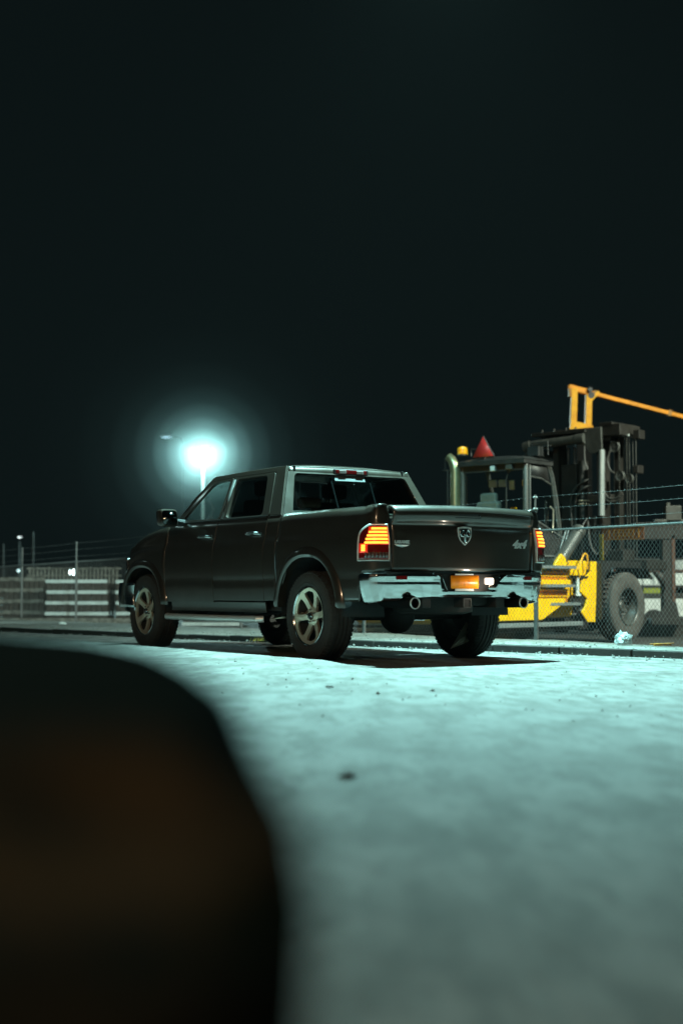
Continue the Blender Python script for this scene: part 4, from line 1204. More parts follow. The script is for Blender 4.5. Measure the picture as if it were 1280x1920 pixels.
bm = bmesh.new(); tube(bm, [(U0-.33, .27, 1.80), (-2.3, .27, 1.735), (-1.62, .27, 1.50)], .014, 8); tube(bm, [(U0-.2, .26, 1.20), (-1.55, .26, 1.20)], .016, 8); tube(bm, [(-1.78, .26, 1.22), (-1.52, .26, 1.66)], .012, 8); tube(bm, [(-1.70, .25, 1.22), (-1.46, .25, 1.66)], .009, 8)
fk('skirt_rail', bm, 'steel')
# driver seat, wheel, console seen through the panes
bm = bmesh.new(); bx(bm, -2.36, -2.22, 1.02, 1.46, 1.50, 2.10); bx(bm, -2.36, -1.9, 1.0, 1.46, 1.42, 1.56); fk('seat', bm, 'seat_grey', bevel=.05, seg=3)
bm = bmesh.new(); bx(bm, -2.34, -2.24, 1.08, 1.40, 2.02, 2.24) ; fk('seat_headrest', bm, 'seat_grey', bevel=.045, seg=3)
bm = bmesh.new(); bx(bm, -1.85, -1.6, .6, 1.4, 1.3, 1.75); tube(bm, [(-1.8, 1.0, 1.7), (-1.95, 1.0, 1.9)], .03, 8); tube(bm, [(-1.7, .55, 1.4), (-1.75, .5, 2.1)], .02, 6); fk('console', bm, 'mach', bevel=.02)
bm = bmesh.new(); bx(bm, -1.93, -1.90, 1.35, 1.5, 2.36, 2.48); bx(bm, -1.93, -1.90, 1.18, 1.31, 2.36, 2.48); bx(bm, -1.93, -1.90, 1.0, 1.1, 2.30, 2.46); fk('sun_visor', bm, 'white', bevel=.01)
bm = bmesh.new(); bx(bm, -1.95, -1.92, .72, .82, 2.36, 2.46); bx(bm, -1.95, -1.93, .95, 1.06, 1.98, 2.01); fk('warning_sticker', bm, 'yellow')
# work lamps
bm = bmesh.new(); box(bm, (U0-.07, .92, 2.60), (.06, .11, .10)); wl = fk('work_lamp', bm, 'mach_grey', bevel=.015)
bm = bmesh.new(); box(bm, (U0-.105, .92, 2.60), (.012, .085, .08)); fk('work_lamp_lens', bm, 'lamp_glass', wl, bevel=.01)
bm = bmesh.new(); box(bm, (U0-.07, .62, 2.63), (.06, .12, .13)); fk('work_lamp', bm, 'mach_grey', bevel=.015)
# beacon, triangle
bm = bmesh.new(); lathe(bm, [(.080, 2.72), (.082, 2.74), (.062, 2.75)], 20, 'Z', c=(U0+.02, 1.60, .13)); bc = fk('beacon_base', bm, 'mach')
bm = bmesh.new(); lathe(bm, [(.066, 2.75), (.060, 2.84), (.050, 2.868), (0, 2.87)], 20, 'Z', c=(U0+.02, 1.60, .13)); fk('beacon_dome', bm, 'amber', bc)
bm = bmesh.new()
for k in range(6):
    a = 2*PI*k/6; tube(bm, [(U0+.02+.078*math.cos(a), 1.60+.078*math.sin(a), 2.87), (U0+.02+.072*math.cos(a), 1.60+.072*math.sin(a), 2.98), (U0+.02, 1.60, 3.005)], .006, 5)
for z in (2.90, 2.95): lathe(bm, [(.077+.005*math.cos(a), z+.005*math.sin(a)) for a in (0, 2.1, 4.2)], 16, 'Z', closed=True, c=(U0+.02, 1.60, 0))
fk('beacon_cage', bm, 'yellow', bc)
bm = bmesh.new()
for (yy, zz, th, mm) in ((0, 0, .02, 0),):
    tr = [(.90, 2.80), (1.30, 2.80), (1.10, 3.12)]
    plate(bm, tr, [], lambda y, z: Vector((U0-.10, y, z)))
tri = fk('warning_triangle', bm, 'red_panel', solid=.012, ang=5)
bm = bmesh.new(); out_ = [(.875, 2.788), (1.325, 2.788), (1.10, 3.150)]
plate(bm, rounded(out_, .02, 2), [tr], lambda y, z: Vector((U0-.095, y, z))); tube(bm, [(U0-.06, 1.1, 2.7), (U0-.06, 1.1, 2.9)], .015, 6)
fk('triangle_border', bm, 'dark_red', tri, solid=.014, ang=5)
bm = bmesh.new(); tube(bm, [(U0+.05, 1.45, 2.84), (U0+.05, 1.45, 2.95), (U0+.05, 1.22, 2.95), (U0+.05, 1.22, 2.84)], .012, 6)
bx(bm, U0+.30, U0+.45, .32, .52, 2.80, 2.95); tube(bm, [(U0+.4, .5, 2.8), (U0+.4, .5, 3.02), (U0+.4, .2, 3.02), (U0+.4, .2, 2.8)], .012, 6); tube(bm, [(-1.9, .9, 2.8), (-1.9, .6, 2.98), (-1.9, .3, 2.98)], .014, 6)
fk('roof_rail', bm, 'mach')
# exhaust stack
bm = bmesh.new(); tube(bm, [(U0-.1, 1.66, 1.1), (U0-.1, 1.66, 2.60), (U0-.1, 1.68, 2.70), (U0-.1, 1.73, 2.79), (U0-.1, 1.79, 2.84)], [.082, .082, .080, .076, .07], 16); exs = fk('exhaust_stack', bm, 'exhaust')
bm = bmesh.new(); tube(bm, [(U0-.16, 1.77, 1.1), (U0-.16, 1.77, 2.62)], .014, 6); box(bm, (U0-.1, 1.86, 2.72), (.02, .02, .22)); box(bm, (U0-.1, 1.83, 2.62), (.1, .1, .02)); fk('exhaust_guard', bm, 'mach', exs)
# tilt cylinder
bm = bmesh.new(); tube(bm, [(-1.95, .20, 1.02), (-1.28, .20, 1.60)], .105, 18); tube(bm, [(-1.32, .20, 1.565), (-1.22, .20, 1.65)], .118, 18); bx(bm, -2.12, -1.82, .12, .30, .98, 1.16)
tc_ = fk('tilt_cylinder', bm, 'mach_grey', bevel=.01)
bm = bmesh.new(); tube(bm, [(-1.22, .20, 1.65), (-1.02, .20, 1.83)], .045, 14); fk('cylinder_rod', bm, 'chrome', tc_)
bm = bmesh.new(); plate(bm, [(-2.2, .98), (-1.78, .98), (-1.84, 1.18), (-1.96, 1.24), (-2.12, 1.1)], [], P2(.10)); fk('cylinder_lug', bm, 'yellow', solid=.05, bevel=.01)

# mast: two outer channels, inner channels, cross members, chains, hoses
MU = .55
def channel(v, z0, z1, w=.16, d=.22, u=MU):
    bm = bmesh.new(); bx(bm, u, u+d, v, v+.03, z0, z1); bx(bm, u, u+.03, v, v+w, z0, z1); bx(bm, u+d-.03, u+d, v, v+w, z0, z1); return bm
for v in (.66, 1.75): fk('mast_rail', channel(v, -.1, 3.40), 'mast')
for v in (.50, 1.92): fk('mast_rail', channel(v, -.1, 3.50, .12, .18, MU+.30), 'mast')
for (z0, z1, u) in ((3.28, 3.46, MU), (2.2, 2.34, MU), (1.1, 1.25, MU), (3.40, 3.58, MU+.3)):
    bm = bmesh.new(); bx(bm, u-.02, u+.10, .48, 2.1, z0, z1); fk('mast_crossbar', bm, 'mast', bevel=.012)
bm = bmesh.new(); tube(bm, [(MU-.15, 2.28, 3.27), (MU-.15, 2.12, 3.29), (MU-.15, 1.10, 3.34)], [.085, .085, .085], 16)
tube(bm, [(MU-.15, 2.34, 3.25), (MU-.15, 2.20, 3.28)], .105, 16); tube(bm, [(MU-.15, 1.24, 3.33), (MU-.15, 1.08, 3.34)], .10, 16)
fk('top_cylinder', bm, 'mach_grey')
bm = bmesh.new(); bx(bm, MU-.2, MU+.3, 1.05, 2.18, 3.44, 3.50); bx(bm, MU-.2, MU+.3, 1.9, 2.3, 3.05, 3.18)
for v in (1.3, 1.5, 1.75, 2.0): tube(bm, [(MU-.1, v, 3.4), (MU-.1, v, 3.56)], .02, 6)
fk('top_plate', bm, 'mast', bevel=.008)
bm = bmesh.new(); plate(bm, [(.62, 3.52), (1.10, 3.50), (1.06, 3.30), (.92, 3.08), (.80, 3.06), (.60, 3.10)], [], lambda v, z: Vector((MU-.12, v, z))); fk('head_plate', bm, 'mach_grey', solid=.05, bevel=.01)
bm = bmesh.new(); bx(bm, MU-.1, MU+.75, .38, .70, 3.50, 3.60); bx(bm, MU-.1, MU+.6, .20, .62, 3.36, 3.56); bx(bm, MU+.2, MU+.4, -.05, .10, 3.30, 3.46); bx(bm, MU+.2, MU+.4, -.01, .10, 2.70, 2.84); fk('carriage_head', bm, 'mast', bevel=.012)
bm = bmesh.new(); bx(bm, MU+.15, MU+.18, .17, .32, 3.36, 3.39); fk('head_strip', bm, 'white')
# lift cylinder: bright rod + dark barrel
bm = bmesh.new(); tube(bm, [(MU-.27, .53, 1.95), (MU-.27, .51, 3.10)], .060, 16); fk('lift_rod', bm, 'rod')
bm = bmesh.new(); tube(bm, [(MU-.08, .81, .6), (MU-.08, .80, 1.96)], .085, 16); fk('lift_barrel', bm, 'mast')
bm = bmesh.new(); tube(bm, [(MU-.05, 1.12, .6), (MU-.05, 1.12, 2.95)], .10, 14); tube(bm, [(MU-.05, 1.02, .6), (MU-.05, 1.0, 1.9)], .05, 10); fk('lift_barrel', bm, 'mast')
for v in (1.35, 1.5):
    bm = bmesh.new(); tube(bm, [(MU-.02, v, 1.0), (MU-.02, v, 3.2)], .028, 8); fk('hydraulic_pipe', bm, 'mast')
bm = bmesh.new()
for z in (2.18, 2.24): lathe(bm, [(.105+.012*math.cos(a), z+.012*math.sin(a)) for a in [2*PI*k/6 for k in range(6)]], 18, 'Z', closed=True, c=(MU-.05, 1.12, 0))
fk('pipe_clamp', bm, 'chrome_dull')
# chains and stay rods on the right of the mast
for k, v in enumerate((.56, .44, .34, .26, .20, .12, .05)):
    z1_ = 3.36 if k < 4 else 3.30; z0_ = 1.2
    bm = bmesh.new()
    if k in (1, 3):       # leaf chains: links
        z = z0_
        while z < z1_:
            bx(bm, MU+.20, MU+.23, v-.014, v+.014, z, z+.034); z += .045
        tube(bm, [(MU+.215, v, z0_), (MU+.215, v, z1_)], .009, 5)
        fk('lift_chain', bm, 'mach_grey')
    else:
        tube(bm, [(MU+.22, v, z0_), (MU+.22, v, z1_)], .011, 6); fk('stay_rod', bm, 'mach_grey')
# pulleys
for (v, z, r) in ((.46, 3.18, .10), (.34, 2.66, .09), (.12, 2.60, .08)):
    bm = bmesh.new(); lathe(bm, [(0, -.03), (r*.4, -.03), (r*.45, -.02), (r, -.035), (r*.86, 0), (r, .035), (r*.45, .02), (0, .03)], 24, 'X', c=(MU+.1, v, z)); fk('pulley', bm, 'mach_grey')
# hoses
hs = [[(MU-.15, 1.30, 1.5), (MU-.15, 1.36, 2.1), (MU-.2, 1.25, 2.42), (MU-.18, 1.05, 2.56), (MU-.1, .90, 2.62)],
      [(MU-.12, 1.24, 1.5), (MU-.12, 1.27, 2.1), (MU-.18, 1.18, 2.34), (MU-.16, 1.02, 2.46), (MU-.1, .90, 2.50)],
      [(MU-.1, .56, 2.9), (MU-.1, .62, 2.5), (MU-.1, .50, 2.28), (MU-.1, .30, 2.26), (MU-.1, .18, 2.36)],
      [(MU-.1, .60, 2.8), (MU-.1, .66, 2.46), (MU-.1, .50, 2.22), (MU-.1, .28, 2.21), (MU-.1, .14, 2.32)],
      [(MU-.14, 1.02, 3.2), (MU-.16, 1.0, 2.95), (MU-.16, .93, 2.78)],
      [(MU-.15, .95, 1.9), (MU-.2, .85, 1.45), (MU-.15, .70, 1.30), (MU-.1, .72, 1.8)],
      [(MU-.1, .42, 3.1), (MU-.1, .50, 2.95), (MU-.1, .44, 2.76), (MU-.1, .34, 2.7)]]
def cr(pts, n=6):
    out = []
    P = [Vector(p) for p in pts]
    for i in range(len(P)-1):
        p0 = P[max(0, i-1)]; p1 = P[i]; p2 = P[i+1]; p3 = P[min(len(P)-1, i+2)]
        for k in range(n):
            t = k/n; out.append(.5*((2*p1)+(p2-p0)*t+(2*p0-5*p1+4*p2-p3)*t*t+(3*p1-p0-3*p2+p3)*t**3))
    out.append(P[-1]); return out
for h_ in hs:
    bm = bmesh.new(); tube(bm, cr(h_), .018, 8); fk('hose', bm, 'hose')
bm = bmesh.new(); bx(bm, MU-.16, MU-.06, .58, .64, 1.1, 3.0); bx(bm, MU-.10, MU-.02, 1.25, 1.62, 1.2, 2.9)
fk('mast_bracket', bm, 'mast', bevel=.01)
bm = bmesh.new()
for k in range(16): box(bm, (MU-.17, .61, 1.2+.11*k), (.02, .08, .035))
fk('mast_clip', bm, 'mach')
for o in list(FK.children):
    b_ = o.name.split('.')[0]
    if b_ in ('mast_rail', 'mast_crossbar', 'carriage_head', 'head_strip', 'lift_rod', 'lift_barrel', 'hydraulic_pipe', 'pipe_clamp', 'lift_chain', 'stay_rod', 'pulley', 'hose', 'mast_bracket', 'mast_clips', 'mast_clip', 'head_plate'):
        o.scale = (1, .84, 1); o.location.y = .24
# brown board on the mast, yellow marked strip
def Q(u, v0, v1, z0, z1, bm): bx(bm, u, u+.015, v0, v1, z0, z1)
bm = bmesh.new(); Q(MU-.32, -.16, .66, 1.52, 1.755, bm); sb = fk('brown_board', bm, 'brown_sign', bevel=.006)
bm = bmesh.new()
Q(MU-.334, -.15, .65, 1.735, 1.75, bm); Q(MU-.334, -.15, .65, 1.525, 1.537, bm)
for k in range(7): Q(MU-.334, .50-.095*k, .512-.095*k, 1.56, 1.70, bm)
for k in range(3): Q(MU-.334, .06, .40, 1.58+.05*k, 1.592+.05*k, bm)
fk('board_marking', bm, 'orange_rust', sb)
bm = bmesh.new(); Q(MU-.34, .62, .69, 1.18, 1.62, bm)
ys = fk('yellow_strip', bm, 'yellow_dull', bevel=.003)
bm = bmesh.new()
for k in range(11): Q(MU-.345, .635, .675, 1.205+.037*k, 1.222+.037*k, bm)
fk('strip_marking', bm, 'mach', ys)
bm = bmesh.new(); bx(bm, MU-.2, MU+.2, .30, .62, 1.10, 1.36); bx(bm, MU-.1, MU+.6, -.1, .5, 1.0, 1.18); fk('valve_box', bm, 'mast', bevel=.02)

# ------------------------------------------------------------ yellow jib boom standing behind the mast
JB = empty('jib_boom', (5.06, 30.0, -.2), 0, 'worn yellow boom frame rising above the forklift mast against the night sky', 'crane boom')
def jb(n, bm, m, **k): return fin(n, bm, M[m], JB, **k)
bm = bmesh.new(); bx(bm, -.12, .20, -.2, .2, 0, 4.24); jb('column', bm, 'far_black', bevel=.01)
bm = bmesh.new(); box(bm, (-.145, 0, 4.70), (.13, .16, .88), Matrix.Rotation(.04, 4, 'Y')); jb('boom_post', bm, 'yellow_old', bevel=.01)
bm = bmesh.new(); box(bm, (.165, 0, 4.63), (.13, .18, .74), Matrix.Rotation(.035, 4, 'Y')); jb('boom_post', bm, 'yellow_old', bevel=.01)
bm = bmesh.new(); plate(bm, [(-.25, 4.23), (.24, 4.23), (.25, 4.33), (-.10, 4.42), (-.22, 4.42)], [], lambda x, z: Vector((x, -.09, z))); jb('boom_base', bm, 'yellow_old', solid=.05, bevel=.008)
bm = bmesh.new(); box(bm, (.30, 0, 4.97), (.07, .10, .26), Matrix.Rotation(.8, 4, 'Y')); jb('boom_brace', bm, 'yellow_old', bevel=.006)
a0, a1 = Vector((-.26, 0, 5.165)), Vector((3.4, .4, 4.28))
bm = bmesh.new(); d = a1-a0; ml = Matrix.Translation((a0+a1)/2) @ d.to_track_quat('X', 'Z').to_matrix().to_4x4()
box(bm, (0, 0, 0), (d.length, .10, .095), ml @ Matrix.Identity(4)) if False else bmesh.ops.create_cube(bm, size=1, matrix=ml @ Matrix.Diagonal((d.length, .10, .085, 1)))
jb('boom_arm', bm, 'boom_orange', bevel=.01)
bm = bmesh.new(); p_ = a0.lerp(a1, .07); q_ = a0.lerp(a1, .22)
bmesh.ops.create_cube(bm, size=1, matrix=Matrix.Translation(a0.lerp(a1, .07)) @ d.to_track_quat('X', 'Z').to_matrix().to_4x4() @ Matrix.Diagonal((.50, .13, .12, 1)))
jb('boom_sleeve', bm, 'boom_orange', bevel=.01)
for t_ in (.155, .60, .74):
    bm = bmesh.new(); bmesh.ops.create_cube(bm, size=1, matrix=Matrix.Translation(a0.lerp(a1, t_)) @ d.to_track_quat('X', 'Z').to_matrix().to_4x4() @ Matrix.Diagonal((.07, .14, .13, 1)))
    jb('boom_joint', bm, 'orange_rust', bevel=.008)
bm = bmesh.new(); lathe(bm, [(0, -.1), (.07, -.1), (.07, .1), (0, .1)], 16, 'Y', c=(.22, 0, 4.98)); lathe(bm, [(0, -.1), (.05, -.1), (.05, .1), (0, .1)], 16, 'Y', c=(.20, 0, 5.10)); jb('pivot', bm, 'mach')
bm = bmesh.new(); bx(bm, -.25, -.2, -.1, .1, 4.95, 5.12); jb('end_plate', bm, 'orange_rust', bevel=.004)

# ------------------------------------------------------------ dark steel gantry and white wagon at the right edge
GT = empty('steel_gantry', (6.17, 27.0, -.2), .0, 'dark steel gantry leg with cross beam and flared foot in front of the white wagon', 'gantry')
def gt(n, bm, m='mach', **k): return fin(n, bm, M[m], GT, **k)
bm = bmesh.new(); bx(bm, -.11, .13, -.12, .12, .30, 1.9); gt('column', bm, 'mast', bevel=.008)
bm = bmesh.new(); bx(bm, .06, .12, -.14, -.10, .30, 1.9); gt('flange', bm, 'rust_steel', bevel=.004)
bm = bmesh.new(); plate(bm, [(-.36, .30), (.20, .30), (.13, .62), (-.06, .72), (-.14, .50)], [], lambda x, z: Vector((x, -.14, z))); bx(bm, -.34, .22, -.2, .2, .22, .32); gt('foot', bm, 'mast', solid=.02, bevel=.006)
bm = bmesh.new(); bx(bm, -.62, 2.6, -.14, .14, 1.82, 2.14); gt('cross_beam', bm, 'mast', bevel=.01)
bm = bmesh.new(); bx(bm, -.25, 2.6, -.12, .12, 2.14, 2.20); bx(bm, -.04, .26, -.12, .12, 2.14, 2.46); box(bm, (.03, 0, 2.47), (.08, .1, .1)); gt('hoist_box', bm, 'mach_grey', bevel=.015)
bm = bmesh.new(); bx(bm, -.85, 2.6, -.08, .08, .70, .79); gt('lower_beam', bm, 'mast', bevel=.008)
bm = bmesh.new(); plate(bm, [(-.34, 1.22), (-.08, 1.18), (-.08, .86), (-.20, 1.02)], [], lambda x, z: Vector((x, -.15, z))); gt('gusset', bm, 'mast', solid=.02)
bm = bmesh.new(); bx(bm, -.6, 2.6, .1, .2, -.1, .30); gt('sill_beam', bm, 'mast', bevel=.01)

WG = empty('white_wagon', (7.4, 32.0, -.25), -.03, 'pale low wagon with dark rails behind the gantry leg and forklift tyre', 'wagon')
def wg(n, bm, m, **k): return fin(n, bm, M[m], WG, **k)
for k in range(6):
    x0 = -1.25+.62*k
    bm = bmesh.new(); bx(bm, x0, x0+.60, 0, .05, .32, .76); wg('lower_panel', bm, 'wagon_white', bevel=.006)
    bm = bmesh.new(); bx(bm, x0, x0+.60, 0, .05, 1.02, 1.31); wg('middle_panel', bm, 'wagon_white', bevel=.006)
    bm = bmesh.new(); bx(bm, x0, x0+.60, 0, .05, 1.37, 1.60); wg('upper_panel', bm, 'wagon_grey', bevel=.006)
for (z0, z1, m_) in ((.76, .84, 'mast'), (.96, 1.02, 'mast'), (1.31, 1.37, 'rust_steel'), (1.60, 1.63, 'mach'), (.24, .32, 'mast')):
    bm = bmesh.new(); bx(bm, -1.3, 2.6, -.04, .06, z0, z1); wg('rail', bm, m_, bevel=.005)
bm = bmesh.new(); bx(bm, -.62, -.05, -.02, .05, .84, .96); bx(bm, .30, 1.4, -.02, .05, .84, .96); wg('yellow_band', bm, 'green_yellow', bevel=.004)
bm = bmesh.new(); bx(bm, -1.25, 2.6, .3, 1.4, .3, 1.55); wg('body', bm, 'mach')
bm = bmesh.new()
for x in (-.9, -.4, 1.0): 
    lathe(bm, [(0, -.1), (.2, -.1), (.24, -.06), (.24, .1), (0, .1)], 24, 'Y', c=(x, 0, .24))
wg('wagon_wheel', bm, 'rubber')
bm = bmesh.new()
for k in range(7): bx(bm, -.95+.07*k, -.91+.07*k, -.012, .0, 1.19, 1.235)
for x in (-.42, -.3): bx(bm, x, x+.05, -.02, 0, 1.05, 1.30)
wg('panel_marking', bm, 'wagon_grey')

# ------------------------------------------------------------ stacks behind the fence on the left
def stack(loc, rz, w, n, pitch, beam, label, group, pm, dm, depth=1.1, green=False):
    root = empty('timber_stack', loc, rz, label, 'timber stack', group)
    for k in range(n):
        z = k*pitch
        bm = bmesh.new(); bx(bm, -w/2 + R.uniform(-.03, .03), w/2 + R.uniform(-.03, .03), -.03, .06, z, z+beam)
        fin('bearer', bm, M[pm], root, bevel=.006)
        if k == n-1: break
        nb = max(3, int(w/.13))
        bwid = w/nb
        for q in range(nb):
            bm = bmesh.new()
            dy = R.uniform(-.012, .03)
            hh = pitch-beam-.012
            bx(bm, -w/2+bwid*q+.006, -w/2+bwid*(q+1)-.006, dy, depth, z+beam+.004, z+beam+.004+hh)
            fin('board', bm, M[dm], root, bevel=.004)
    # light metal straps
    bm = bmesh.new()
    for k in range(n-1):
        for x in [(-.38+.15*q)*w for q in range(6)]:
            if R.random() < .6: tube(bm, [(x, -.012, k*pitch+beam+.01), (x+.02, -.02, k*pitch+beam+.11)], .006, 4)
    fin('strap', bm, M['steel'], root)
    return root
GPs = 'stacks of timber behind the fence'
def gz(y): return -.205 + slope(min(y, 60))*.35
stack((-6.675, 36.0, gz(36)), 0, 1.55, 5, .272, .085, 'stack with five bright pale bearers and a fence post standing in front of it', GPs, 'wood_pale', 'wood_dark')
stack((-5.05, 36.3, gz(36)), 0, 1.40, 5, .270, .085, 'stack partly hidden by the nose of the pickup', GPs, 'wood_pale', 'wood_dark')
stack((-8.32, 36.8, gz(36)), 0, 1.30, 5, .285, .10, 'dull brown stack with grey-brown bearers next to the low horizontal rails', GPs, 'wood_mid', 'wood_dark')
stack((-3.3, 36.5, gz(36)), 0, 1.5, 3, .270, .085, 'low stack seen under the sill of the pickup', GPs, 'wood_pale', 'wood_dark')
stack((.60, 22.6, -.18), .1, .72, 4, .098, .045, 'small slatted stack seen under the pickup behind its rear axle', GPs, 'wood_pale', 'wood_dark', .5)
# long ground beam in front of the stacks
bm = bmesh.new(); bx(bm, -8.5, -4.2, 34.6, 34.72, gz(34)+.0, gz(34)+.22); o = fin('ground_beam', bm, M['wood_mid'], bevel=.01); tag(o, 'long low grey beam lying on the yard in front of the stacks', 'beam')
# row of posts behind the stacks
pr = empty('picket_rack', (-7.1, 37.6, gz(37)), 0, 'dim brown rack of upright pickets above the stacks', 'rack')
for k in range(24):
    bm = bmesh.new(); x = -1.15+.1*k; bx(bm, x, x+.055, 0, .04, .2, 1.50+R.uniform(-.02, .03)); fin('picket', bm, M['wood_mid'], pr, bevel=.004)
bm = bmesh.new(); bx(bm, -1.2, 1.3, -.04, .0, 1.46, 1.50); bx(bm, -1.2, 1.3, -.04, 0, 1.28, 1.31); fin('rack_rail', bm, M['wood_mid'], pr)
# low guard rails at the far left
gr_ = empty('guard_rail', (-9.3, 33.5, gz(33)), .05, 'low grey railing of thin horizontal bars behind the fence', 'railing')
for z in (.06, .28, .40, .55, .72):
    bm = bmesh.new(); tube(bm, [(-2, 0, z), (1.35, 0, z-.01)], .020 if z > .1 else .028, 8); fin('rail', bm, M['mach_grey'] if z > .1 else M['steel'], gr_)
for x in (-1.6, -.2, 1.2):
    bm = bmesh.new(); bx(bm, x-.03, x+.03, .03, .08, 0, .78); fin('rail_post', bm, M['mach'], gr_)
# thin far poles and small lights
def small_light(name, loc, r, col, e, label, stem):
    root = empty(name, (loc[0], loc[1], gz(loc[1])), 0, label, 'light')
    z = loc[2]-gz(loc[1])
    bm = bmesh.new(); bmesh.ops.create_uvsphere(bm, u_segments=16, v_segments=10, radius=r, matrix=Matrix.Translation((0, -.02, z)))
    fin('bulb', bm, mat('bulb_lit', (.8, .8, .8), emit=col, estr=e), root)
    bm = bmesh.new(); tube(bm, [(0, .05, 0), (0, .05, z)], stem, 8); lathe(bm, [(0, .10), (r*1.3, .08), (r*1.2, .03), (0, .03)], 12, 'Y', c=(0, 0, z)); fin('stand', bm, M['mach'], root)
    return root
small_light('floodlight', (-9.045, 48, 1.258), .115, (.75, 1, 1), 16, 'bright white floodlight beside the fence post in front of the pale timber stack', .03)
small_light('marker_light', (-14.19, 60, .45), .075, (1, .78, .35), 6, 'warm yellow dot of light low down beyond the horizontal rails', .02)
small_light('marker_light', (-14.45, 60, .43), .06, (1, .65, .2), 3, 'yellow light cut in half by the edge of the picture', .02)
small_light('marker_light', (-13.6, 60, 1.47), .06, (.6, .9, .9), 2.2, 'small pale bluish light just under the fence top rail', .02)
for (x, z1_, lb_) in ((-13.0, 3.1, 'thin dark mast rising between the far round lamp and the pale timber stack'), (-14.25, 2.6, 'thin dark mast next to the half-cut yellow light')):
    lb_ = lb_
    bm = bmesh.new(); tube(bm, [(x, 60, gz(60)), (x, 60, z1_)], [.06, .035], 8); o = fin('mast_pole', bm, M['mast']); tag(o, lb_, 'mast')

# ------------------------------------------------------------ litter
def crumple(name, loc, size, m, label, cat, seed, flat=.6):
    rr = random.Random(seed)
    bm = bmesh.new(); bmesh.ops.create_icosphere(bm, subdivisions=3, radius=1)
    for v in bm.verts:
        n = v.co.normalized()
        k = .75 + .25*math.sin(n.x*5+seed)*math.cos(n.y*6+seed*2) + rr.uniform(-.16, .16)
        v.co = Vector((n.x*size[0]*k, n.y*size[1]*k, max(-size[2]*flat*.5, n.z*size[2]*k)))
    bmesh.ops.translate(bm, verts=bm.verts, vec=(0, 0, size[2]*flat*.5))
    o = fin(name, bm, m, ang=12); o.location = loc; return tag(o, label, cat)
M['bag'] = mat('crinkled_plastic', (.55, .62, .62), rough=.25, coat=.5, noise=.4, nscale=14)
crumple('plastic_bag', (3.10, 15.75, VZ), (.11, .08, .11), M['bag'], 'crumpled clear plastic bag at the foot of the fence in front of the big tyre', 'bag', 3, .9)
crumple('litter_scrap', (-5.35, 27.4, VZ-.065), (.09, .05, .045), M['white'], 'white scrap of litter on the verge in front of the pale timber stack', 'litter', 5)
crumple('fallen_leaf', (-.072, 8.75, .068), (.035, .02, .010), M['wood_dark'], 'small dark scrap on the road halfway to the pickup', 'scrap', 8)
crumple('fallen_leaf', (.019, 4.57, .068), (.030, .022, .014), M['wood_dark'], 'brown leaf on the road in front of the boulder', 'leaf', 9)
bm = bmesh.new(); box(bm, (0, 0, .015), (.20, .04, .025), .2); tube(bm, [(-.14, 0, .02), (.13, .03, .03)], .008, 6)
o = fin('orange_strap', bm, M['orange_rust'], bevel=.004); o.location = (3.45, 15.35, VZ); tag(o, 'short orange-brown strap lying on the verge by the fence near the plastic bag', 'strap')
bm = bmesh.new()
for k in range(60):
    a = R.uniform(0, 2*PI); x, y = R.gauss(0, .09), R.gauss(0, .05); hh = R.uniform(.02, .07)
    p = Vector((x, y, 0)); q = p + Vector((R.uniform(-.03, .03), R.uniform(-.03, .03), hh)); w_ = Vector((math.cos(a), math.sin(a), 0))*.004
    vs3 = [bm.verts.new(p-w_), bm.verts.new(p+w_), bm.verts.new(q)]; bm.faces.new(vs3)
M['dry'] = mat('dry_grass', (.30, .22, .03), rough=.8)
o = fin('grass_tuft', bm, M['dry'], ang=180, recalc=False); o.location = (-1.02, 18.6, 0.0); tag(o, 'yellow tuft of dry grass at the kerb under the pickup', 'grass tuft')
# grit and small stones along kerb, verge and road: one scattered mass
vs, fs = [], []
rr = random.Random(11)
for k in range(2600):
    i = rr.randrange(2, min(46, len(kerb_pts)-2)); p = kerb_pts[i].lerp(kerb_pts[i+1], rr.random())
    if rr.random() < .45: q = p - KN[i]*abs(rr.gauss(0, .35)); z = slope(q.y) + camber(q.x, q.y)
    else: q = p + KN[i]*(.14+abs(rr.gauss(0, .6))); z = VZ + slope(q.y)
    if (q-FP0).dot(FN) > .1: continue
    s = rr.uniform(.004, .013)*(1.6 if rr.random() < .08 else 1); i0 = len(vs); c = Vector((q.x, q.y, z+s*.3))
    for d_ in ((1, 0, 0), (-1, 0, 0), (0, 1, 0), (0, -1, 0), (0, 0, 1), (0, 0, -.5)):
        vs.append(tuple(c + Vector(d_)*s*rr.uniform(.6, 1.3)))
    for f_ in ((0, 2, 4), (2, 1, 4), (1, 3, 4), (3, 0, 4), (2, 0, 5), (1, 2, 5), (3, 1, 5), (0, 3, 5)): fs.append(tuple(i0+a_ for a_ in f_))
for k in range(550):       # scattered over the carriageway
    x, y = rr.uniform(-7, 4.5), rr.uniform(6.5, 17)
    q = Vector((x, y)); 
    if min((q-p).length for p in kerb_pts[2:40:2]) < .9 or (q-kerb_pts[14]).dot(KN[14]) > -.6: continue
    s = rr.uniform(.003, .008)*(2.0 if rr.random() < .04 else 1); i0 = len(vs); c = Vector((x, y, slope(y)+camber(x, y)+s*.3))
    for d_ in ((1, 0, 0), (-1, 0, 0), (0, 1, 0), (0, -1, 0), (0, 0, 1), (0, 0, -.5)): vs.append(tuple(c + Vector(d_)*s*rr.uniform(.6, 1.3)))
    for f_ in ((0, 2, 4), (2, 1, 4), (1, 3, 4), (3, 0, 4), (2, 0, 5), (1, 2, 5), (3, 1, 5), (0, 3, 5)): fs.append(tuple(i0+a_ for a_ in f_))
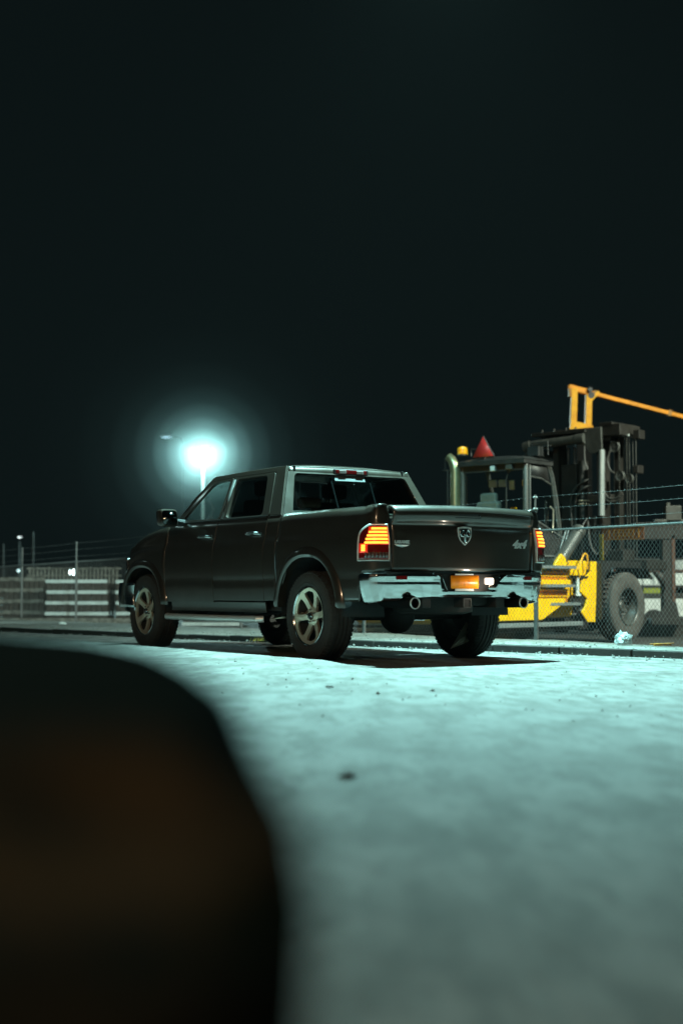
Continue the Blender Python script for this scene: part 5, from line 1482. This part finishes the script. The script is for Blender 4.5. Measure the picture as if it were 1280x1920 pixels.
me = bpy.data.meshes.new('grit'); me.from_pydata(vs, [], fs); me.materials.append(mat('stone_grit', (.22, .21, .19), rough=.9, noise=.6, nscale=3))
o = link('grit', me); tag(o, 'loose grit and small stones along the kerb', 'grit', kind='stuff')

# ------------------------------------------------------------ the boulder close to the lens
M['boulder'] = mat('dark_stone', (.010, .018, .019), rough=1.0, spec=0, col2=(.060, .043, .024), nscale=9.0, bump=.5, bscale=20)  # teal-black base and brown patch paint in the dim light on the stone
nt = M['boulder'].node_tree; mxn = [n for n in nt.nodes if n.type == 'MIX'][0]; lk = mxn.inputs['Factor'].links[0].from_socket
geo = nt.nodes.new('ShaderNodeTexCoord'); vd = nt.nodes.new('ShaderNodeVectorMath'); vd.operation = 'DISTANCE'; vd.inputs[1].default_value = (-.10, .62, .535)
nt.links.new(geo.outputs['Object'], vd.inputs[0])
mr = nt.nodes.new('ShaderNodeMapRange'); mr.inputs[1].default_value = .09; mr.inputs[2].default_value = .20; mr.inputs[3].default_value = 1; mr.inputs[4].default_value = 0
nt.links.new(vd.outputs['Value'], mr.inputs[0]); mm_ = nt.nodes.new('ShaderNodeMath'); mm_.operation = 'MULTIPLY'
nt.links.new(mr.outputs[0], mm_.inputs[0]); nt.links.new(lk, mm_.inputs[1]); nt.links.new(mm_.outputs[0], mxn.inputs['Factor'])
bm = bmesh.new()
CX = -.407
# height, radius, distance of the section's centre: the stone leans away from the lens towards its top
SEC = [(-.02, .40, .70), (.20, .395, .69), (.36, .392, .68), (.457, .392, .68), (.509, .395, .70), (.539, .387, .74), (.565, .359, .85), (.592, .335, .95), (.608, .295, 1.05), (.618, .252, 1.15), (.6245, .19, 1.24), (.628, .10, 1.32), (.629, .0001, 1.36)]
rings = []
n = 72
N_ = 60
for i in range(N_+1):
    k = i/N_*(len(SEC)-1); i0 = min(len(SEC)-2, int(k)); t = k-i0
    z, r, cy = (SEC[i0][q]*(1-t)+SEC[i0+1][q]*t for q in range(3))
    ring = []
    for j in range(n):
        a = 2*PI*j/n
        w_ = 1 + (.030*math.sin(3*a+1.0+z*4) + .016*math.sin(7*a+z*9) + .010*math.sin(13*a-z*21))*min(1, abs(math.sin(a))*2 if math.cos(a) > 0 else 1)
        p = Vector((CX + r*w_*math.cos(a), cy + r*w_*math.sin(a)*.92, z))
        c = Vector((-.075, .62, .575)); dd = (p-c).length       # a hollow worn into the face
        if dd < .12: p += Vector((-.02, .05, -.01))*(1-dd/.12)
        ring.append(bm.verts.new(p))
    rings.append(ring)
for a, b in zip(rings, rings[1:]):
    for j in range(n): bm.faces.new((a[j], a[(j+1) % n], b[(j+1) % n], b[j]))
bmesh.ops.remove_doubles(bm, verts=bm.verts, dist=.0005)
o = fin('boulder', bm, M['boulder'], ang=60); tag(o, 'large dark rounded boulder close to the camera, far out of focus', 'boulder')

# ------------------------------------------------------------ air: added volumes for black lift and lamp glow
def volume_mat(name, dens, aniso, col=(1, 1, 1)):
    m = bpy.data.materials.new(name); m.use_nodes = True; nt = m.node_tree; nt.nodes.clear()
    o = nt.nodes.new('ShaderNodeOutputMaterial'); v = nt.nodes.new('ShaderNodeVolumePrincipled')
    v.inputs['Density'].default_value = dens; v.inputs['Anisotropy'].default_value = aniso; v.inputs['Color'].default_value = (*col, 1)
    nt.links.new(v.outputs[0], o.inputs['Volume']); return m
if LIFT_HAZE:
    bm = bmesh.new(); bx(bm, -75, 75, -20, 130, -2.2, 14.5)
    o = fin('lift_haze', bm, volume_mat('black_lift_haze', LIFT_HAZE, .3, (.9, .95, .92))); tag(o, kind='stuff')

GLOW_SHELLS = ((7.2, .00006), (5.4, .00011), (4.0, .00028), (3.0, .0008), (2.2, .0020), (1.6, .0030), (1.1, .003))  # added volume shells standing in for the lens glow round the lamp
for r_, d_ in GLOW_SHELLS:
    bm = bmesh.new(); bmesh.ops.create_icosphere(bm, subdivisions=4, radius=r_)
    o = fin('lamp_glow_shell', bm, volume_mat('lamp_glow', d_, .2, (.8, 1, 1))); o.location = (HALO_LAMP[0], HALO_LAMP[1], HALO_LAMP[2]-.1); tag(o, kind='stuff')

# ------------------------------------------------------------ loose pieces of one mesh become parts of their own
NAMES = ('carriage_head', 'recess_wing', 'warning_sticker', 'mast_clip', 'wire_clip', 'step_pad', 'step_bracket', 'roof_seam', 'front_seat', 'headrest',
         'wheel_nut', 'reverse_lens', 'strap', 'rack_rail', 'grille_mesh', 'rim_trim', 'sun_visor', 'skirt_rail', 'pipe_clamp', 'yellow_band', 'panel_marking',
         'wagon_wheel', 'mast_bracket', 'filter_bracket', 'board_marking', 'strip_marking', 'top_plate', 'roof_rail', 'handle_recess', 'slider_frame', 'hoist_box', 'windscreen_pillar', 'receiver_rim', 'lift_barrel', 'pivot')
def islands(me):
    par = list(range(len(me.vertices)))
    def find(a):
        while par[a] != a: par[a] = par[par[a]]; a = par[a]
        return a
    for e in me.edges:
        a, b = find(e.vertices[0]), find(e.vertices[1])
        if a != b: par[a] = b
    gp = {}
    for p in me.polygons: gp.setdefault(find(p.vertices[0]), []).append(p.index)
    return list(gp.values())
done = {}
for o in list(bpy.data.objects):
    base = o.name.split('.')[0]
    if o.type != 'MESH' or base not in NAMES or o.get('kind') == 'stuff': continue
    key = o.data.name
    if key not in done:
        gs = islands(o.data)
        if len(gs) < 2 or len(gs) > 60: done[key] = None; continue
        ms = []
        for g in gs:
            bm = bmesh.new(); bm.from_mesh(o.data); bm.faces.ensure_lookup_table(); keep = set(g)
            bmesh.ops.delete(bm, geom=[f for f in bm.faces if f.index not in keep], context='FACES')
            m_ = bpy.data.meshes.new(base); bm.to_mesh(m_); bm.free()
            for mm in o.data.materials: m_.materials.append(mm)
            ms.append(m_)
        done[key] = ms
    if not done[key]: continue
    for k, m_ in enumerate(done[key]):
        if k == 0: first = o; continue
        c = o.copy(); c.data = m_; C.objects.link(c); c.parent = o.parent; c.matrix_parent_inverse = o.matrix_parent_inverse
    o.data = done[key][0]
